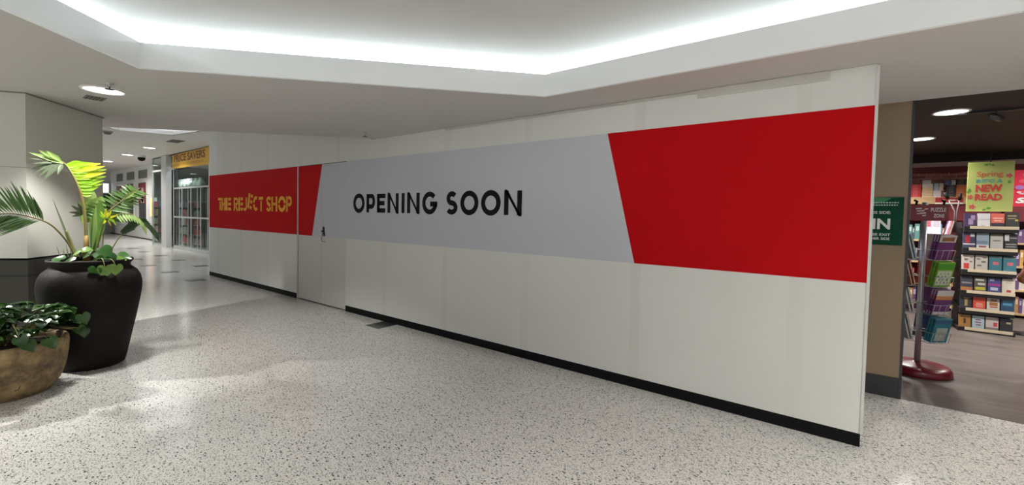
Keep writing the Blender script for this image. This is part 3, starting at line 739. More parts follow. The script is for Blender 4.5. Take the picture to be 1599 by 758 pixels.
m = MB(); m.box((-23.85, 5.95, 3.58), (-22.15, 6.05, 3.6)); m.build('diffuser', lamp_glow, t); spot(t, (-22.3, 5.98, 3.55), 220, 165, 0.6, (0.95, 0.98, 1)); spot(t, (-25.5, 5.85, 3.55), 260, 165, 0.6, (0.95, 1, 0.97))

# ---- far shop with three posters windows
WY = 6.34
m = MB(); m.box((-37.6, WY, 0.05), (-28.3, WY+0.2, ZU)); wl = struct(m.build('wall_far_shop', white_paint))
m = MB(); m.box((-37.6, WY-0.02, 0), (-28.3, WY+0.2, 0.05)); struct(m.build('baseboard_far', black_trim))
post_bg = mat('poster_maroon', (0.22, 0.03, 0.045), 0.5)
for k, (a, b) in enumerate(((183, 192), (199, 210), (217, 230))):
    xa, xb = on_y(a, 310, WY).x, on_y(b, 310, WY).x
    m = MB(); m.box((xa, WY-0.02, 0.75), (xb, WY+0.0, 3.0)); o = struct(m.build('window_%d' % (k+3), mat('far_glass_dark', (0.05, 0.05, 0.055), 0.1)))
    f = MB()
    for (p0, p1) in (((xa-0.06, 0.69), (xb+0.06, 0.75)), ((xa-0.06, 3.0), (xb+0.06, 3.06)), ((xa-0.06, 0.75), (xa, 3.0)), ((xb, 0.75), (xb+0.06, 3.0))):
        f.box((p0[0], WY-0.05, p0[1]), (p1[0], WY, p1[1]))
    f.build('window_frame', white_paint, o)
    pm = MB(); pm.box((xa+0.05, WY-0.026, 1.9), (xb-0.05, WY-0.021, 2.95)); 
    xm = (xa+xb)/2
    pm.prism_y([(xm+0.30*math.cos(i*PI/12), 2.32+0.42*math.sin(i*PI/12)) for i in range(24)], WY-0.029, WY-0.026, 1)
    pm.prism_y([(xm-0.28, 1.92), (xm+0.30, 1.92), (xm+0.24, 2.3), (xm-0.2, 2.3)], WY-0.029, WY-0.0262, 2)
    o2 = pm.build('window_poster', [post_bg, flat(0.62, 0.5, 0.5), flat(0.70, 0.66, 0.66)]); base(o2, (xm, WY-0.024, 1.9))
    tag(o2, ('maroon and pale poster in the left far shop window', 'maroon and pale poster in the middle far shop window', 'maroon and pale poster in the right far shop window')[k], 'poster', 'posters in the far shop windows')
    vm = MB(); vm.box((xa, WY-0.02, 3.22), (xb, WY, 3.66)); 
    for i in range(7): vm.box((xa, WY-0.03, 3.25+i*0.06), (xb, WY-0.02, 3.275+i*0.06))
    vv = vm.build('wall_vent', mat('vent_olive', (0.22, 0.23, 0.20), 0.6)); base(vv, (xm, WY, 3.22))
    tag(vv, ('grey louvre panel above the left far window', 'grey louvre panel above the middle far window', 'grey louvre panel above the right far window')[k], 'vent', 'louvre panels above the far windows')
    pk = MB()
    if k == 2:
        pk.tube([(xm, WY-0.3, 1.0), (xm, WY-0.3, 2.0)], 0.0001, 4)
for k in range(5):
    m = MB(); z = 0.12+k*0.115; m.box((-37.2, WY-0.012, z), (-28.6, WY, z+0.095)); struct(m.build('trim_%d' % (9+k), mat('far_panel', (0.70, 0.70, 0.69), 0.5)))
t = thing('lit_panel', 'slim glowing orange light panel on the column by the corner glass', 'lit sign', (-26.5, 5.72, 1.9))
pa, pb = on_y(234.3, 338, 6.2), on_y(238.8, 310, 6.2)
m = MB(); m.box((pa.x-0.06, 6.22, pa.z-0.04), (pb.x+0.06, WY, pb.z+0.04)); m.build('housing', white_paint, t)
m = MB(); m.box((pa.x, 6.20, pa.z), (pb.x, 6.22, pb.z)); m.build('glowing_face', mat('orange_glow', (0.9, 0.5, 0.2), emit=(1.0, 0.50, 0.20), estr=1.3), t)
# end wall
m = MB(); m.box((-38.2, -6, 0), (-37.6, WY+0.2, ZU)); struct(m.build('wall_far_end', mat('end_wall', (0.62, 0.60, 0.58), 0.6)))
EX = -37.58
def on_x(px, py, X):
    d = ray(px, py); return EYE + d*(X/d.x)
a, b = on_x(152, 302, EX), on_x(177.5, 286.5, EX)
t = thing('light_box', 'white lit box sign at the far end of the corridor', 'lit sign', (EX, (a.y+b.y)/2, a.z))
m = MB(); m.box((EX-0.02, a.y, a.z), (EX+0.2, min(b.y, 6.28), b.z)); m.build('housing', white_paint, t)
m = MB(); m.box((EX+0.2, a.y+0.05, a.z+0.05), (EX+0.21, min(b.y, 6.28)-0.05, b.z-0.05)); m.build('lit_face', mat('white_glow', (1, 1, 1), emit=(0.95, 1.0, 1.0), estr=1.0), t)
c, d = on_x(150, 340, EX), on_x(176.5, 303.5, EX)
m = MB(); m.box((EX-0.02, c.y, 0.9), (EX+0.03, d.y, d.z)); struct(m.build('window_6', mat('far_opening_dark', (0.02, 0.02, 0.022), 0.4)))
t = thing('counter', 'low grey counter at the far end of the corridor', 'counter', (EX+1.2, 5.0, 0))
m = MB(); m.box((EX+0.7, 4.4, 0), (EX+1.5, 5.9, 0.95)); m.build('cabinet', mat('counter_grey', (0.22, 0.23, 0.24), 0.5), t)
m = MB(); m.box((EX+0.65, 4.3, 0.95), (EX+1.55, 6.0, 1.0)); m.build('counter_top', white_paint, t)

# ================================================================== PLANTS
def crom(pts, n):
    pts = [Vector(p) for p in pts]; out = []
    P = [2*pts[0]-pts[1]] + pts + [2*pts[-1]-pts[-2]]
    for i in range(1, len(P)-2):
        for k in range(n):
            t = k/n; p0, p1, p2, p3 = P[i-1:i+3]
            out.append(0.5*((2*p1)+(-p0+p2)*t+(2*p0-5*p1+4*p2-p3)*t*t+(-p0+3*p1-3*p2+p3)*t**3))
    out.append(pts[-1]); return out
PLANT = Vector((-6.12, 0.89, 0)); PD = math.hypot(PLANT.x, PLANT.y)
def W(x, y, d=0.0): return at_dist(x, y, PD+d)      # a point of the palm, d metres beyond the stem
VIEW = Vector((PLANT.x, PLANT.y, 0)).normalized()
def blade(mb, a, b, wd, sag=0.0, mi=0, n=6, face=None, twist=0.0, tipw=0.02, peak=0.35):
    """a folded leaf blade from a to b, widest at peak, with a crease along the middle"""
    a, b = Vector(a), Vector(b); L = (b-a).length
    f = (face if face is not None else -VIEW)
    vs = []
    for i in range(n+1):
        t = i/n; c = a.lerp(b, t) + Vector((0, 0, -sag*L*4*t*(t-1)*-1 if False else -sag*L*t*t + sag*L*0.5*t))
        tn = (b-a).normalized(); s = tn.cross(f).normalized()
        if twist: s = Matrix.Rotation(twist, 3, tn) @ s
        up = s.cross(tn)
        prof = (t/peak)**0.7 if t < peak else max(0, (1-(t-peak)/(1-peak)))**0.75
        hwid = wd/2*(tipw+(1-tipw)*prof)
        vs += [c - s*hwid + up*hwid*0.35, c, c + s*hwid + up*hwid*0.35]
    fs = []
    for i in range(n):
        fs += [(3*i, 3*i+1, 3*i+4, 3*i+3), (3*i+1, 3*i+2, 3*i+5, 3*i+4)]
    mb.add(vs, fs, mi, True)
def heart(mb, c, down, nrm, sz, mi=0):
    """a heart-shaped leaf: c at the stalk, tip along down"""
    down, nrm = Vector(down).normalized(), Vector(nrm).normalized(); s = down.cross(nrm).normalized(); nrm = s.cross(down)
    rows = [(-0.16, 0.16, 0.34), (0.0, 0.02, 0.47), (0.22, 0, 0.52), (0.45, 0, 0.44), (0.68, 0, 0.28), (0.86, 0, 0.12), (1.0, 0, 0.01)]
    vs = []
    for (t, inn, hw) in rows:
        dz = -0.22*t*t
        for k, q in enumerate((-hw, -hw*0.5, 0, hw*0.5, hw)):
            tt = t
            if k == 2 and t < 0: tt = 0.04
            vs.append(Vector(c) + sz*(down*tt + s*q + nrm*(dz + 0.16*abs(q))))
    fs = [(5*i+k, 5*i+k+1, 5*i+k+6, 5*i+k+5) for i in range(len(rows)-1) for k in range(4)]
    mb.add(vs, fs, mi, True)

palm_dk = leaf_mat('palm_dark_green', (0.030, 0.060, 0.020), (0.06, 0.13, 0.03), 0.42)
palm_md = leaf_mat('palm_green', (0.075, 0.16, 0.035), (0.17, 0.33, 0.04), 0.4)
palm_lt = leaf_mat('palm_bright_green', (0.30, 0.50, 0.03), (0.60, 0.85, 0.05), 0.45, 0.5)
palm_yel = leaf_mat('palm_yellow', (0.62, 0.62, 0.03), (0.9, 0.85, 0.08), 0.45, 0.4)
palm_pale = leaf_mat('palm_pale_green', (0.27, 0.40, 0.12), (0.4, 0.55, 0.15), 0.5, 0.4)
palm_grey = leaf_mat('palm_grey_green', (0.10, 0.13, 0.075), (0.16, 0.22, 0.09), 0.5, 0.3)
stem_m = mat('palm_stem', (0.16, 0.18, 0.05), 0.55, noise=(20, 0.8, (0.20, 0.09, 0.025)))
pothos = leaf_mat('vine_leaf', (0.030, 0.095, 0.02), (0.05, 0.17, 0.03), 0.25, 0.2)
pothos_l = leaf_mat('vine_leaf_light', (0.14, 0.26, 0.05), (0.2, 0.36, 0.05), 0.28, 0.2)
soil = mat('potting_soil', (0.035, 0.022, 0.013), 0.95, bump=(60, 0.8))

palm = thing('potted_palm', 'young feathery palm growing from the tall black shouldered urn', 'potted plant', (PLANT.x, PLANT.y, 0))
urn_m = mat('black_urn_clay', (0.013, 0.011, 0.010), 0.62, noise=(5, 0.5, (0.024, 0.019, 0.016)), bump=(14, 0.25), spec=0.12)
m = MB(); m.lathe([(0.001, 0.0), (0.225, 0), (0.245, 0.012), (0.262, 0.08), (0.300, 0.28), (0.342, 0.50), (0.372, 0.68), (0.384, 0.78), (0.384, 0.84), (0.372, 0.905), (0.345, 0.96), (0.305, 0.995), (0.292, 1.01),
                   (0.294, 1.035), (0.312, 1.055), (0.318, 1.072), (0.312, 1.084), (0.294, 1.082), (0.280, 1.06), (0.276, 1.0), (0.27, 0.98)], PLANT, 72)
m.build('urn', urn_m, palm)
m = MB(); m.lathe([(0.001, 1.055), (0.12, 1.05), (0.22, 1.045), (0.278, 1.04)], PLANT, 32); m.build('soil', soil, palm)

def stalk(mb, pts, r0, r1, mi=0, n=6):
    q = crom(pts, n); k = len(q); mb.tube(q, [r0+(r1-r0)*i/(k-1) for i in range(k)], 7, mi)
rr = random.Random(5)
# left arching frond
m = MB(); path = [W(119, 404, 0.02), W(108, 383), W(95, 366, -0.05), W(80, 352, -0.1), W(64, 344, -0.15), W(42, 338, -0.2), W(18, 334, -0.22), W(-12, 336, -0.25), W(-34, 343, -0.28)]
stalk(m, path, 0.009, 0.004, 1)
q = crom(path[4:], 12)
for i in range(0, len(q), 2):
    p = q[i]; tn = (q[min(i+1, len(q)-1)]-q[max(i-1, 0)]).normalized(); fr_ = i/(len(q)-1)
    for sd in (1, -1):
        nrm = Vector((0, 0, 1)) - tn*tn.z
        L = (0.36-0.12*fr_)*(0.85 if i < 3 else 1)*rr.uniform(0.9, 1.1)
        dr = (tn*0.75 + nrm.normalized()*sd*(0.95 if sd > 0 else 0.75) + VIEW*rr.uniform(-0.35, 0.25)).normalized()
        blade(m, p, p+dr*L, 0.021, 0.12 if sd > 0 else 0.05, 0, 6, twist=rr.uniform(-0.5, 0.5))
blade(m, W(68, 346, -0.14), W(51, 305, -0.2), 0.03, 0.08, 0)
m.build('frond', [palm_dk, stem_m], palm)['label'] = 'dark frond arching to the left'
# tall central frond: stem, pinnate grey left end, bright fan on the right
m = MB(); path = [W(135, 404), W(134.5, 370), W(133, 340), W(129, 312), W(123, 293), W(114, 274), W(104, 259), W(95, 252, -0.02), W(84, 250, -0.04)]
stalk(m, path, 0.016, 0.005, 1)
tips = [((100, 256), (44, 236), .05), ((98, 254), (60, 233), .06), ((96, 253), (72, 234), .05), ((94, 253), (47, 246), .028), ((92, 253), (50, 254), .026), ((90, 252), (48, 262), .026), ((90, 252), (52, 270), .028),
        ((92, 253), (58, 276), .03), ((94, 254), (67, 282), .045), ((97, 256), (78, 272), .04), ((98, 257), (90, 272), .035)]
for i, (a, b, wd) in enumerate(tips): blade(m, W(*a, -0.03), W(*b, -0.05-0.05*rr.random()), wd, 0.10, 2 if i in (0, 1, 2) else 0, 7, twist=rr.uniform(-0.4, 0.4))
m.build('frond', [palm_grey, stem_m, palm_pale], palm)['label'] = 'tall stem with a drooping grey-green end'
m = MB()
fan = [((104, 259), (146, 254)), ((107, 263), (158, 255)), ((110, 268), (165, 259)), ((113, 273), (167, 264)), ((116, 278), (166, 269)), ((119, 284), (166, 275)), ((122, 290), (163, 281)), ((124, 295), (160, 287)), ((126, 300), (154, 292)), ((128, 305), (147, 297))]
for i, (a, b) in enumerate(fan):
    blade(m, W(*a), W(*b, 0.02+0.03*(i % 2)), 0.060-0.002*i, 0.03, 1 if i in (1, 2, 4) else 0, 8, peak=0.45, twist=0.15)
    blade(m, W(*a), W(a[0]*0.38+b[0]*0.62, a[1]*0.38+b[1]*0.62, 0.03), 0.085, 0.0, 0, 6, peak=0.6, tipw=0.4)
m.build('frond', [palm_lt, palm_yel], palm)['label'] = 'bright yellow-green fan on the tall stem'
# broad pale leaf behind, and its small left leaflets
m = MB(); blade(m, W(129, 350, 0.1), W(160, 306, 0.18), 0.20, 0.05, 0, 9, peak=0.55, twist=0.3); blade(m, W(129, 350, 0.12), W(147, 298, 0.2), 0.15, 0.05, 0, 9, peak=0.55, twist=-0.2)
for b in ((111, 320), (107, 331), (112, 338), (121, 316)): blade(m, W(131, 334, 0.08), W(*b, 0.12), 0.035, 0.08, 1)
m.build('frond', [palm_pale, palm_grey], palm)['label'] = 'broad pale leaf behind the stem'
# upright boat-shaped leaf
m = MB(); blade(m, W(144, 394, -0.03), W(157, 314, -0.02), 0.13, -0.02, 0, 10, peak=0.55, twist=0.35, tipw=0.12); blade(m, W(143, 394, -0.035), W(150, 322, -0.05), 0.05, 0.0, 1, 8, peak=0.5)
m.build('frond', [palm_md, palm_pale], palm)['label'] = 'upright broad green leaf'
# right upper frond
m = MB(); path = [W(150, 396, 0.03), W(152, 365, 0.05), W(158, 344, 0.06), W(172, 328, 0.05), W(190, 314, 0.04), W(206, 302, 0.02), W(218, 294, 0)]
stalk(m, path, 0.010, 0.003, 1); q = crom(path[2:], 8)
for i in range(0, len(q)-3, 2):
    p = q[i]; fr_ = i/len(q); tn = (q[i+1]-q[max(i-1, 0)]).normalized()
    nrm = (Vector((0, 0, 1))-tn*tn.z).normalized()
    for sd in (1, -1):
        L = (0.20-0.11*fr_)*rr.uniform(0.85, 1.1); dr = (tn*0.5+nrm*sd*0.9+VIEW*rr.uniform(-0.3, 0.3)).normalized()
        if sd > 0: dr = (nrm*1.0 - tn*0.15*(1-fr_) + VIEW*rr.uniform(-0.2, 0.2)).normalized()
        blade(m, p, p+dr*L, 0.030, 0.1, 0, 6, twist=rr.uniform(-0.4, 0.4))
blade(m, W(190, 313, 0.04), W(219, 293, 0), 0.045, 0.0, 2)
blade(m, W(192, 316, 0.04), W(218, 305, -0.02), 0.03, 0.05, 0)
m.build('frond', [palm_md, stem_m, palm_pale], palm)['label'] = 'green frond leaning right'
# yellow new growth
m = MB()
for k, (a, b, wd) in enumerate((((163, 342), (157, 329), .026), ((165, 340), (166, 325), .03), ((168, 340), (174, 327), .028), ((165, 343), (155, 335), .024), ((170, 341), (184, 335), .028), ((165, 343), (161, 350), .024), ((171, 341), (182, 352), .026), ((169, 342), (174, 354), .024), ((166, 341), (170, 331), .03), ((168, 341), (179, 344), .024))):
    blade(m, W(*a, -0.08), W(*b, -0.12+0.01*(k % 4)), wd, 0.1, 0 if k % 3 else 2, 6, twist=rr.uniform(-0.8, 0.8))
stalk(m, [W(150, 398, -0.02), W(156, 370, -0.04), W(165, 342, -0.08)], 0.008, 0.004, 1)
m.build('frond', [palm_yel, stem_m, palm_lt], palm)['label'] = 'cluster of yellow new leaflets'
# arched pale frond to the right
m = MB(); path = [W(172, 341, -0.08), W(182, 336, -0.08), W(196, 334, -0.1), W(209, 336, -0.12), W(219, 343, -0.14), W(226, 352, -0.15)]
stalk(m, path, 0.005, 0.002, 1); q = crom(path, 6)
for i in range(6, len(q), 2):
    p = q[i]; blade(m, p, p+(DOWN*0.8+RIGHT*(0.75-0.02*i)+VIEW*rr.uniform(-0.2, 0.2)).normalized()*rr.uniform(0.08, 0.12), 0.022, 0.1, 0, 5)
m.build('frond', [palm_pale, stem_m], palm)['label'] = 'pale arching frond at the right'
# low dark frond at the right
m = MB(); path = [W(166, 404, 0.0), W(173, 392, 0), W(184, 374, 0), W(195, 361, -0.02)]
stalk(m, path, 0.007, 0.004, 1)
sp = crom([W(190, 366, -0.02), W(203, 353, -0.04), W(216, 346, -0.06), W(229, 351, -0.08), W(241, 363, -0.1)], 6)
for i in range(1, len(sp)):
    p = sp[i]; tn = (sp[i]-sp[i-1]).normalized()
    blade(m, sp[i-1], sp[i-1]+tn*0.09, 0.07*(1-0.4*i/len(sp)), 0, 0, 4)
    blade(m, p, p+(DOWN*0.5+tn*0.9+VIEW*rr.uniform(-.2, .2)).normalized()*0.11, 0.03, 0.05, 0, 5)
m.build('frond', [palm_dk, stem_m], palm)['label'] = 'low dark frond at the right'
# spear, side stems and wisps
m = MB(); blade(m, W(119, 404, 0.05), W(82, 311, 0.15), 0.022, -0.02, 0, 8); stalk(m, [W(119, 404, 0.04), W(112, 380, 0.06), W(104, 360, 0.08)], 0.010, 0.006, 1)
stalk(m, [W(158, 400, 0.1), W(161, 375, 0.12), W(160, 352, 0.12)], 0.005, 0.004, 1)
for k in range(7):
    bx = 95+k*6; blade(m, W(bx, 404, 0.05), W(bx-5+rr.uniform(-3, 3), 384+rr.uniform(-4, 5), 0.08), 0.008, 0, 0, 4)
m.build('stem_cluster', [palm_grey, stem_m], palm)
m = MB(); m.tube([W(135.5, 408), W(135, 385), W(134.7, 368)], [0.028, 0.021, 0.017], 9); m.build('trunk', mat('palm_sheath', (0.28, 0.15, 0.03), 0.6, noise=(15, 0.8, (0.12, 0.13, 0.03))), palm)
# trailing heart-leaved vine at the rim
m = MB(); mv = m
fr0 = -VIEW
lv = [((164, 417, -0.36), (0.0, 1), 0.115, 1), ((181, 415, -0.35), (-0.05, 1), 0.105, 1), ((150, 419, -0.36), (-0.5, 1), 0.10, 0), ((155, 394, -0.2), (0.9, 0.5), 0.13, 0), ((160, 388, -0.15), (0.7, 0.7), 0.12, 0), ((140, 397, -0.2), (-1, 0.3), 0.10, 0), ((124, 394, -0.15), (-1, 0.2), 0.09, 1),
      ((130, 391, -0.1), (0.8, -0.1), 0.08, 1), ((178, 408, -0.15), (1, -0.2), 0.11, 1), ((183, 401, -0.1), (1, 0.05), 0.13, 0), ((150, 409, -0.25), (-0.6, 0.4), 0.10, 1), ((95, 406, -0.1), (-1, -0.35), 0.10, 0), ((112, 408, -0.15), (-1, 0.05), 0.12, 0), ((168, 399, -0.2), (0.4, 1), 0.12, 0), ((163, 402, -0.24), (-0.3, 1), 0.11, 0)]
for (pos, dr, sz, mi) in lv:
    c = W(*pos); d = RIGHT*dr[0]+DOWN*dr[1]
    heart(m, c, d+VIEW*0.1, fr0*1.0+Vector((0, 0, 0.9 if dr[1] < 0.5 else 0.35)), sz, mi)
stalk(m, [W(155, 404, -0.2), W(160, 405, -0.3), W(164, 418, -0.355)], 0.004, 0.003, 2); stalk(m, [W(165, 404, -0.2), W(175, 406, -0.3), W(181, 416, -0.345)], 0.004, 0.003, 2)
for (x, y) in ((155, 394), (160, 388), (140, 397), (183, 401)): stalk(m, [W(152, 407, -0.1), W((152+x)/2, (404+y)/2, -0.14), W(x, y, -0.16)], 0.004, 0.003, 2)
m.build('trailing_vine', [pothos, pothos_l, stem_m], palm)

# low weathered bowl with glossy leafy plant
bc = at_dist(5, 560, 5.70); BC = Vector((bc.x, bc.y, 0))
bowl = thing('potted_plant', 'low weathered clay bowl of dark glossy leaves in front of the black urn', 'potted plant', BC)
m = MB(); m.lathe([(0.001, 0), (0.265, 0), (0.285, 0.01), (0.33, 0.08), (0.365, 0.19), (0.383, 0.31), (0.388, 0.40), (0.385, 0.445), (0.375, 0.458), (0.360, 0.452), (0.352, 0.42), (0.35, 0.38)], BC, 64); m.build('clay_bowl', MATS['clay'], bowl)
m = MB(); m.lathe([(0.001, 0.42), (0.2, 0.415), (0.35, 0.40)], BC, 32); m.build('soil', soil, bowl)
gl_dk = leaf_mat('glossy_dark_leaf', (0.014, 0.038, 0.012), (0.03, 0.08, 0.02), 0.25, 0.15)
gl_md = leaf_mat('glossy_mid_leaf', (0.028, 0.075, 0.016), (0.05, 0.14, 0.02), 0.25, 0.15)
m = MB(); rr = random.Random(21)
for k in range(62):
    a = rr.uniform(0, 2*PI); r = 0.36*math.sqrt(rr.random()); root = BC+Vector((0.3*r*math.cos(a), 0.3*r*math.sin(a), 0.42))
    hgt = 0.10+0.26*rr.random()*(1-0.35*r/0.36)
    lean = Vector((math.cos(a), math.sin(a), 0))
    hx_ = 1.25 if (lean.y > 0.3 and rr.random() < 0.6) else 1.05
    top = BC + lean*r*hx_ + Vector((0, 0, 0.44+hgt))
    stalk(m, [root, root.lerp(top, 0.55)+Vector((0, 0, 0.05)), top], 0.004, 0.0025, 2, 4)
    for j in range(5):
        b = a + (j-2)*1.15 + rr.uniform(-0.3, 0.3); d = Vector((math.cos(b), math.sin(b), rr.uniform(-0.5, 0.15)))
        heart(m, top+d*0.015, d, Vector((rr.uniform(-0.3, 0.3), rr.uniform(-0.3, 0.3), 1)), rr.uniform(0.060, 0.100), 1 if rr.random() < 0.4 else 0)
for (px, py, d, sz) in ((40, 535, -0.40, 0.10), (75, 530, -0.36, 0.10), (30, 528, -0.40, 0.09), (128, 492, 0.05, 0.10), (122, 512, 0.05, 0.09), (131, 515, 0.08, 0.08), (108, 484, 0, 0.09)):
    c = at_dist(px, py, 5.70+d); heart(m, c, RIGHT*rr.uniform(-0.2, 0.8)+DOWN*0.7, -VIEW+Vector((0, 0, 0.8)), sz, 1)
    stalk(m, [BC+Vector((0.1, 0.05, 0.43)), BC.lerp(c, 0.6)+Vector((0, 0, 0.22 if py < 520 else 0.3)), c], 0.004, 0.0025, 2, 4)
m.build('foliage', [gl_dk, gl_md, stem_m], bowl)

# ================================================================== GREEN SIGN on the tan panel
green = mat('sign_green', (0.004, 0.060, 0.030), 0.5, spec=0.1); white_ink = flat(0.75, 0.77, 0.75)
gs = thing('wall_sign', 'green entry sign with white IN lettering on the tan panel', 'sign', (0.1, SY, 1.417))
m = MB(); m.box((-0.25, SY-0.012, 1.417), (0.447, SY, 1.86)); m.build('sign_panel', green, gs)
m = MB(); m.prism_y([(-0.25, 1.80), (0.0, 1.83), (0.10, 1.825), (0.22, 1.80), (0.30, 1.815), (0.36, 1.852), (0.30, 1.858), (-0.25, 1.858)], SY-0.0135, SY-0.012); m.build('leaf_motif', mat('sign_green_light', (0.025, 0.20, 0.075), 0.4), gs)
def sz_(y): return 1.862-(y-308)*0.00586
def sx_(x): return 0.446+(x-1412)*0.00427
m = MB(); ty = SY-0.0142
text_mesh(m, 'IN', sx_(1361), sx_(1391), sz_(359), sz_(342), ty, 0, 0.03); m.build('lettering', white_ink, gs); m = MB()
text_mesh(m, 'THIS SIDE:', sx_(1350), sx_(1391), sz_(334.5), sz_(330), ty, 0, 0.01); m.build('lettering', white_ink, gs); m = MB()
text_mesh(m, 'PLEASE EXIT', sx_(1342), sx_(1392), sz_(369.5), sz_(365.5), ty, 0, 0.015); m.build('lettering', white_ink, gs); m = MB()
text_mesh(m, 'OTHER SIDE', sx_(1348), sx_(1391), sz_(376), sz_(372), ty, 0, 0.015); m.build('lettering', white_ink, gs); m = MB()

m = MB()
for (y, xe) in ((316.5, 1402), (320.5, 1403)):
    x = sx_(1335); rr = random.Random(int(y))
    while x < sx_(xe):
        wd = rr.uniform(0.008, 0.018); m.prism_y([(x, sz_(y+1)), (x+wd, sz_(y+1)), (x+wd, sz_(y-0.9)), (x, sz_(y-0.9))], ty, ty+0.001); x += wd+0.006
m.build('small_print', flat(0.42, 0.50, 0.45), gs)

# ================================================================== BOOKSHOP
for i, (x, y, wt, lb) in enumerate(((1.016, 7.293, SHOP_SPOT, 'larger nearer round downlight on the black bookshop ceiling'), (0.963, 9.302, SHOP_SPOT, 'smaller further round downlight on the black bookshop ceiling'),
                                (3.0, 7.2, SHOP_SPOT, 'added bookshop downlight right of the picture'), (3.0, 9.3, SHOP_SPOT, 'second added bookshop lamp right of the picture'), (3.2, 10.6, SHOP_SPOT*0.7, 'added bookshop downlight near the back wall right of the picture'), (0.55, 10.0, SHOP_SPOT*1.6, 'added bookshop downlight near the back wall hidden by the tan panel'))):  # unseen downlights added to brighten the shop and its top shelf
    t = downlight(x, y, 3.0, 0.155, lb, 'round downlights in the bookshop', wt, 150, 0.7, (1, 0.95, 0.88))
sp_ = thing('spotlight', 'small black track spotlight on the bookshop ceiling near the right edge', 'spotlight', (1.42, 7.4, 3.0))
m = MB(); m.box((1.1, 7.38, 2.975), (1.9, 7.42, 3.0)); m.build('track', dark_metal, sp_)
m = MB(); m.tube([(1.42, 7.4, 2.975), (1.42, 7.4, 2.93)], 0.008, 8); m.tube([(1.37, 7.36, 2.93), (1.47, 7.44, 2.89)], 0.035, 14); m.build('lamp_head', mat('spot_grey', (0.12, 0.12, 0.12), 0.4, 0.4), sp_)

def book(cx, cy, cz, wd, ht, th, cols, name, label, cat, group, lean=0.0, yaw=0.0, art=None, cover=True):
    """upright book seen from the front: cover, page block and a little cover art"""
    m = MB()
    def T_(p):
        x, y, z = p
        y2, z2 = y*math.cos(lean)+z*math.sin(lean), z*math.cos(lean)-y*math.sin(lean)
        return (cx+x*math.cos(yaw)-y2*math.sin(yaw), cy+x*math.sin(yaw)+y2*math.cos(yaw), cz+z2)
    def bx(a, b, mi):
        k = len(m.v); m.box(a, b, mi)
        for i in range(k, len(m.v)): m.v[i] = Vector(T_(m.v[i]))
    bx((-wd/2, 0, 0), (wd/2, 0.004, ht), 0); bx((-wd/2, th-0.004, 0), (wd/2, th, ht), 0); bx((-wd/2, 0.004, 0), (-wd/2+0.004, th-0.004, ht), 0); bx((-wd/2+0.004, 0.004, 0.003), (wd/2-0.004, th-0.004, ht-0.003), 1)
    mats = [flat(*cols[0], 0.35), flat(0.72, 0.68, 0.60)]
    for (x0, z0, x1, z1, ci) in (art or ()):
        mi = len(mats); mats.append(flat(*cols[ci], 0.35)); bx((-wd/2+x0*wd, -0.0012, z0*ht), (-wd/2+x1*wd, 0.0, z1*ht), mi)
    o = m.build(name, mats, None); base(o, (cx, cy, cz)); tag(o, label, cat, group)
    return o

# ---- face-out book stand
ST0, ST1, STY = 1.515, 2.085, 9.32
zs = [1.63, 1.30, 0.97, 0.645, 0.375, 0.075]
st = thing('book_stand', 'black floor-standing book display with six pale-edged shelves', 'book stand', ((ST0+ST1)/2, STY+0.3, 0))
blk = mat('stand_black', (0.012, 0.011, 0.012), 0.5)
m = MB(); m.box((ST0-0.02, STY-0.02, 0.0), (ST1+0.02, STY+0.75, 0.06)); m.build('plinth', blk, st)
m = MB(); m.box((ST0, STY+0.16, 0.06), (ST1, STY+0.60, 1.68)); m.build('core_panel', blk, st)
for i, z in enumerate(zs):
    m = MB(); m.box((ST0, STY-0.01, z-0.045), (ST1, STY+0.16, z-0.02)); m.box((ST0, STY-0.015, z-0.105), (ST1, STY+0.10, z-0.045)); m.build('shelf', blk, st)
    m = MB(); m.box((ST0+0.06, STY-0.028, z-0.052), (ST1-0.005, STY-0.015, z-0.008)); o = m.build('price_strip', mat('price_strip', (0.78, 0.66, 0.48), 0.5), st)
for i, z in enumerate((1.45, 1.1, 0.75, 0.4)):
    m = MB(); m.box((ST0-0.16, STY+0.2, z-0.03), (ST0, STY+0.62, z)); m.build('side_shelf', blk, st)
    m = MB(); m.box((ST0-0.172, STY+0.2, z-0.035), (ST0-0.16, STY+0.62, z+0.02)); m.build('price_strip', mat('price_strip', (0.78, 0.66, 0.48), 0.5), st)
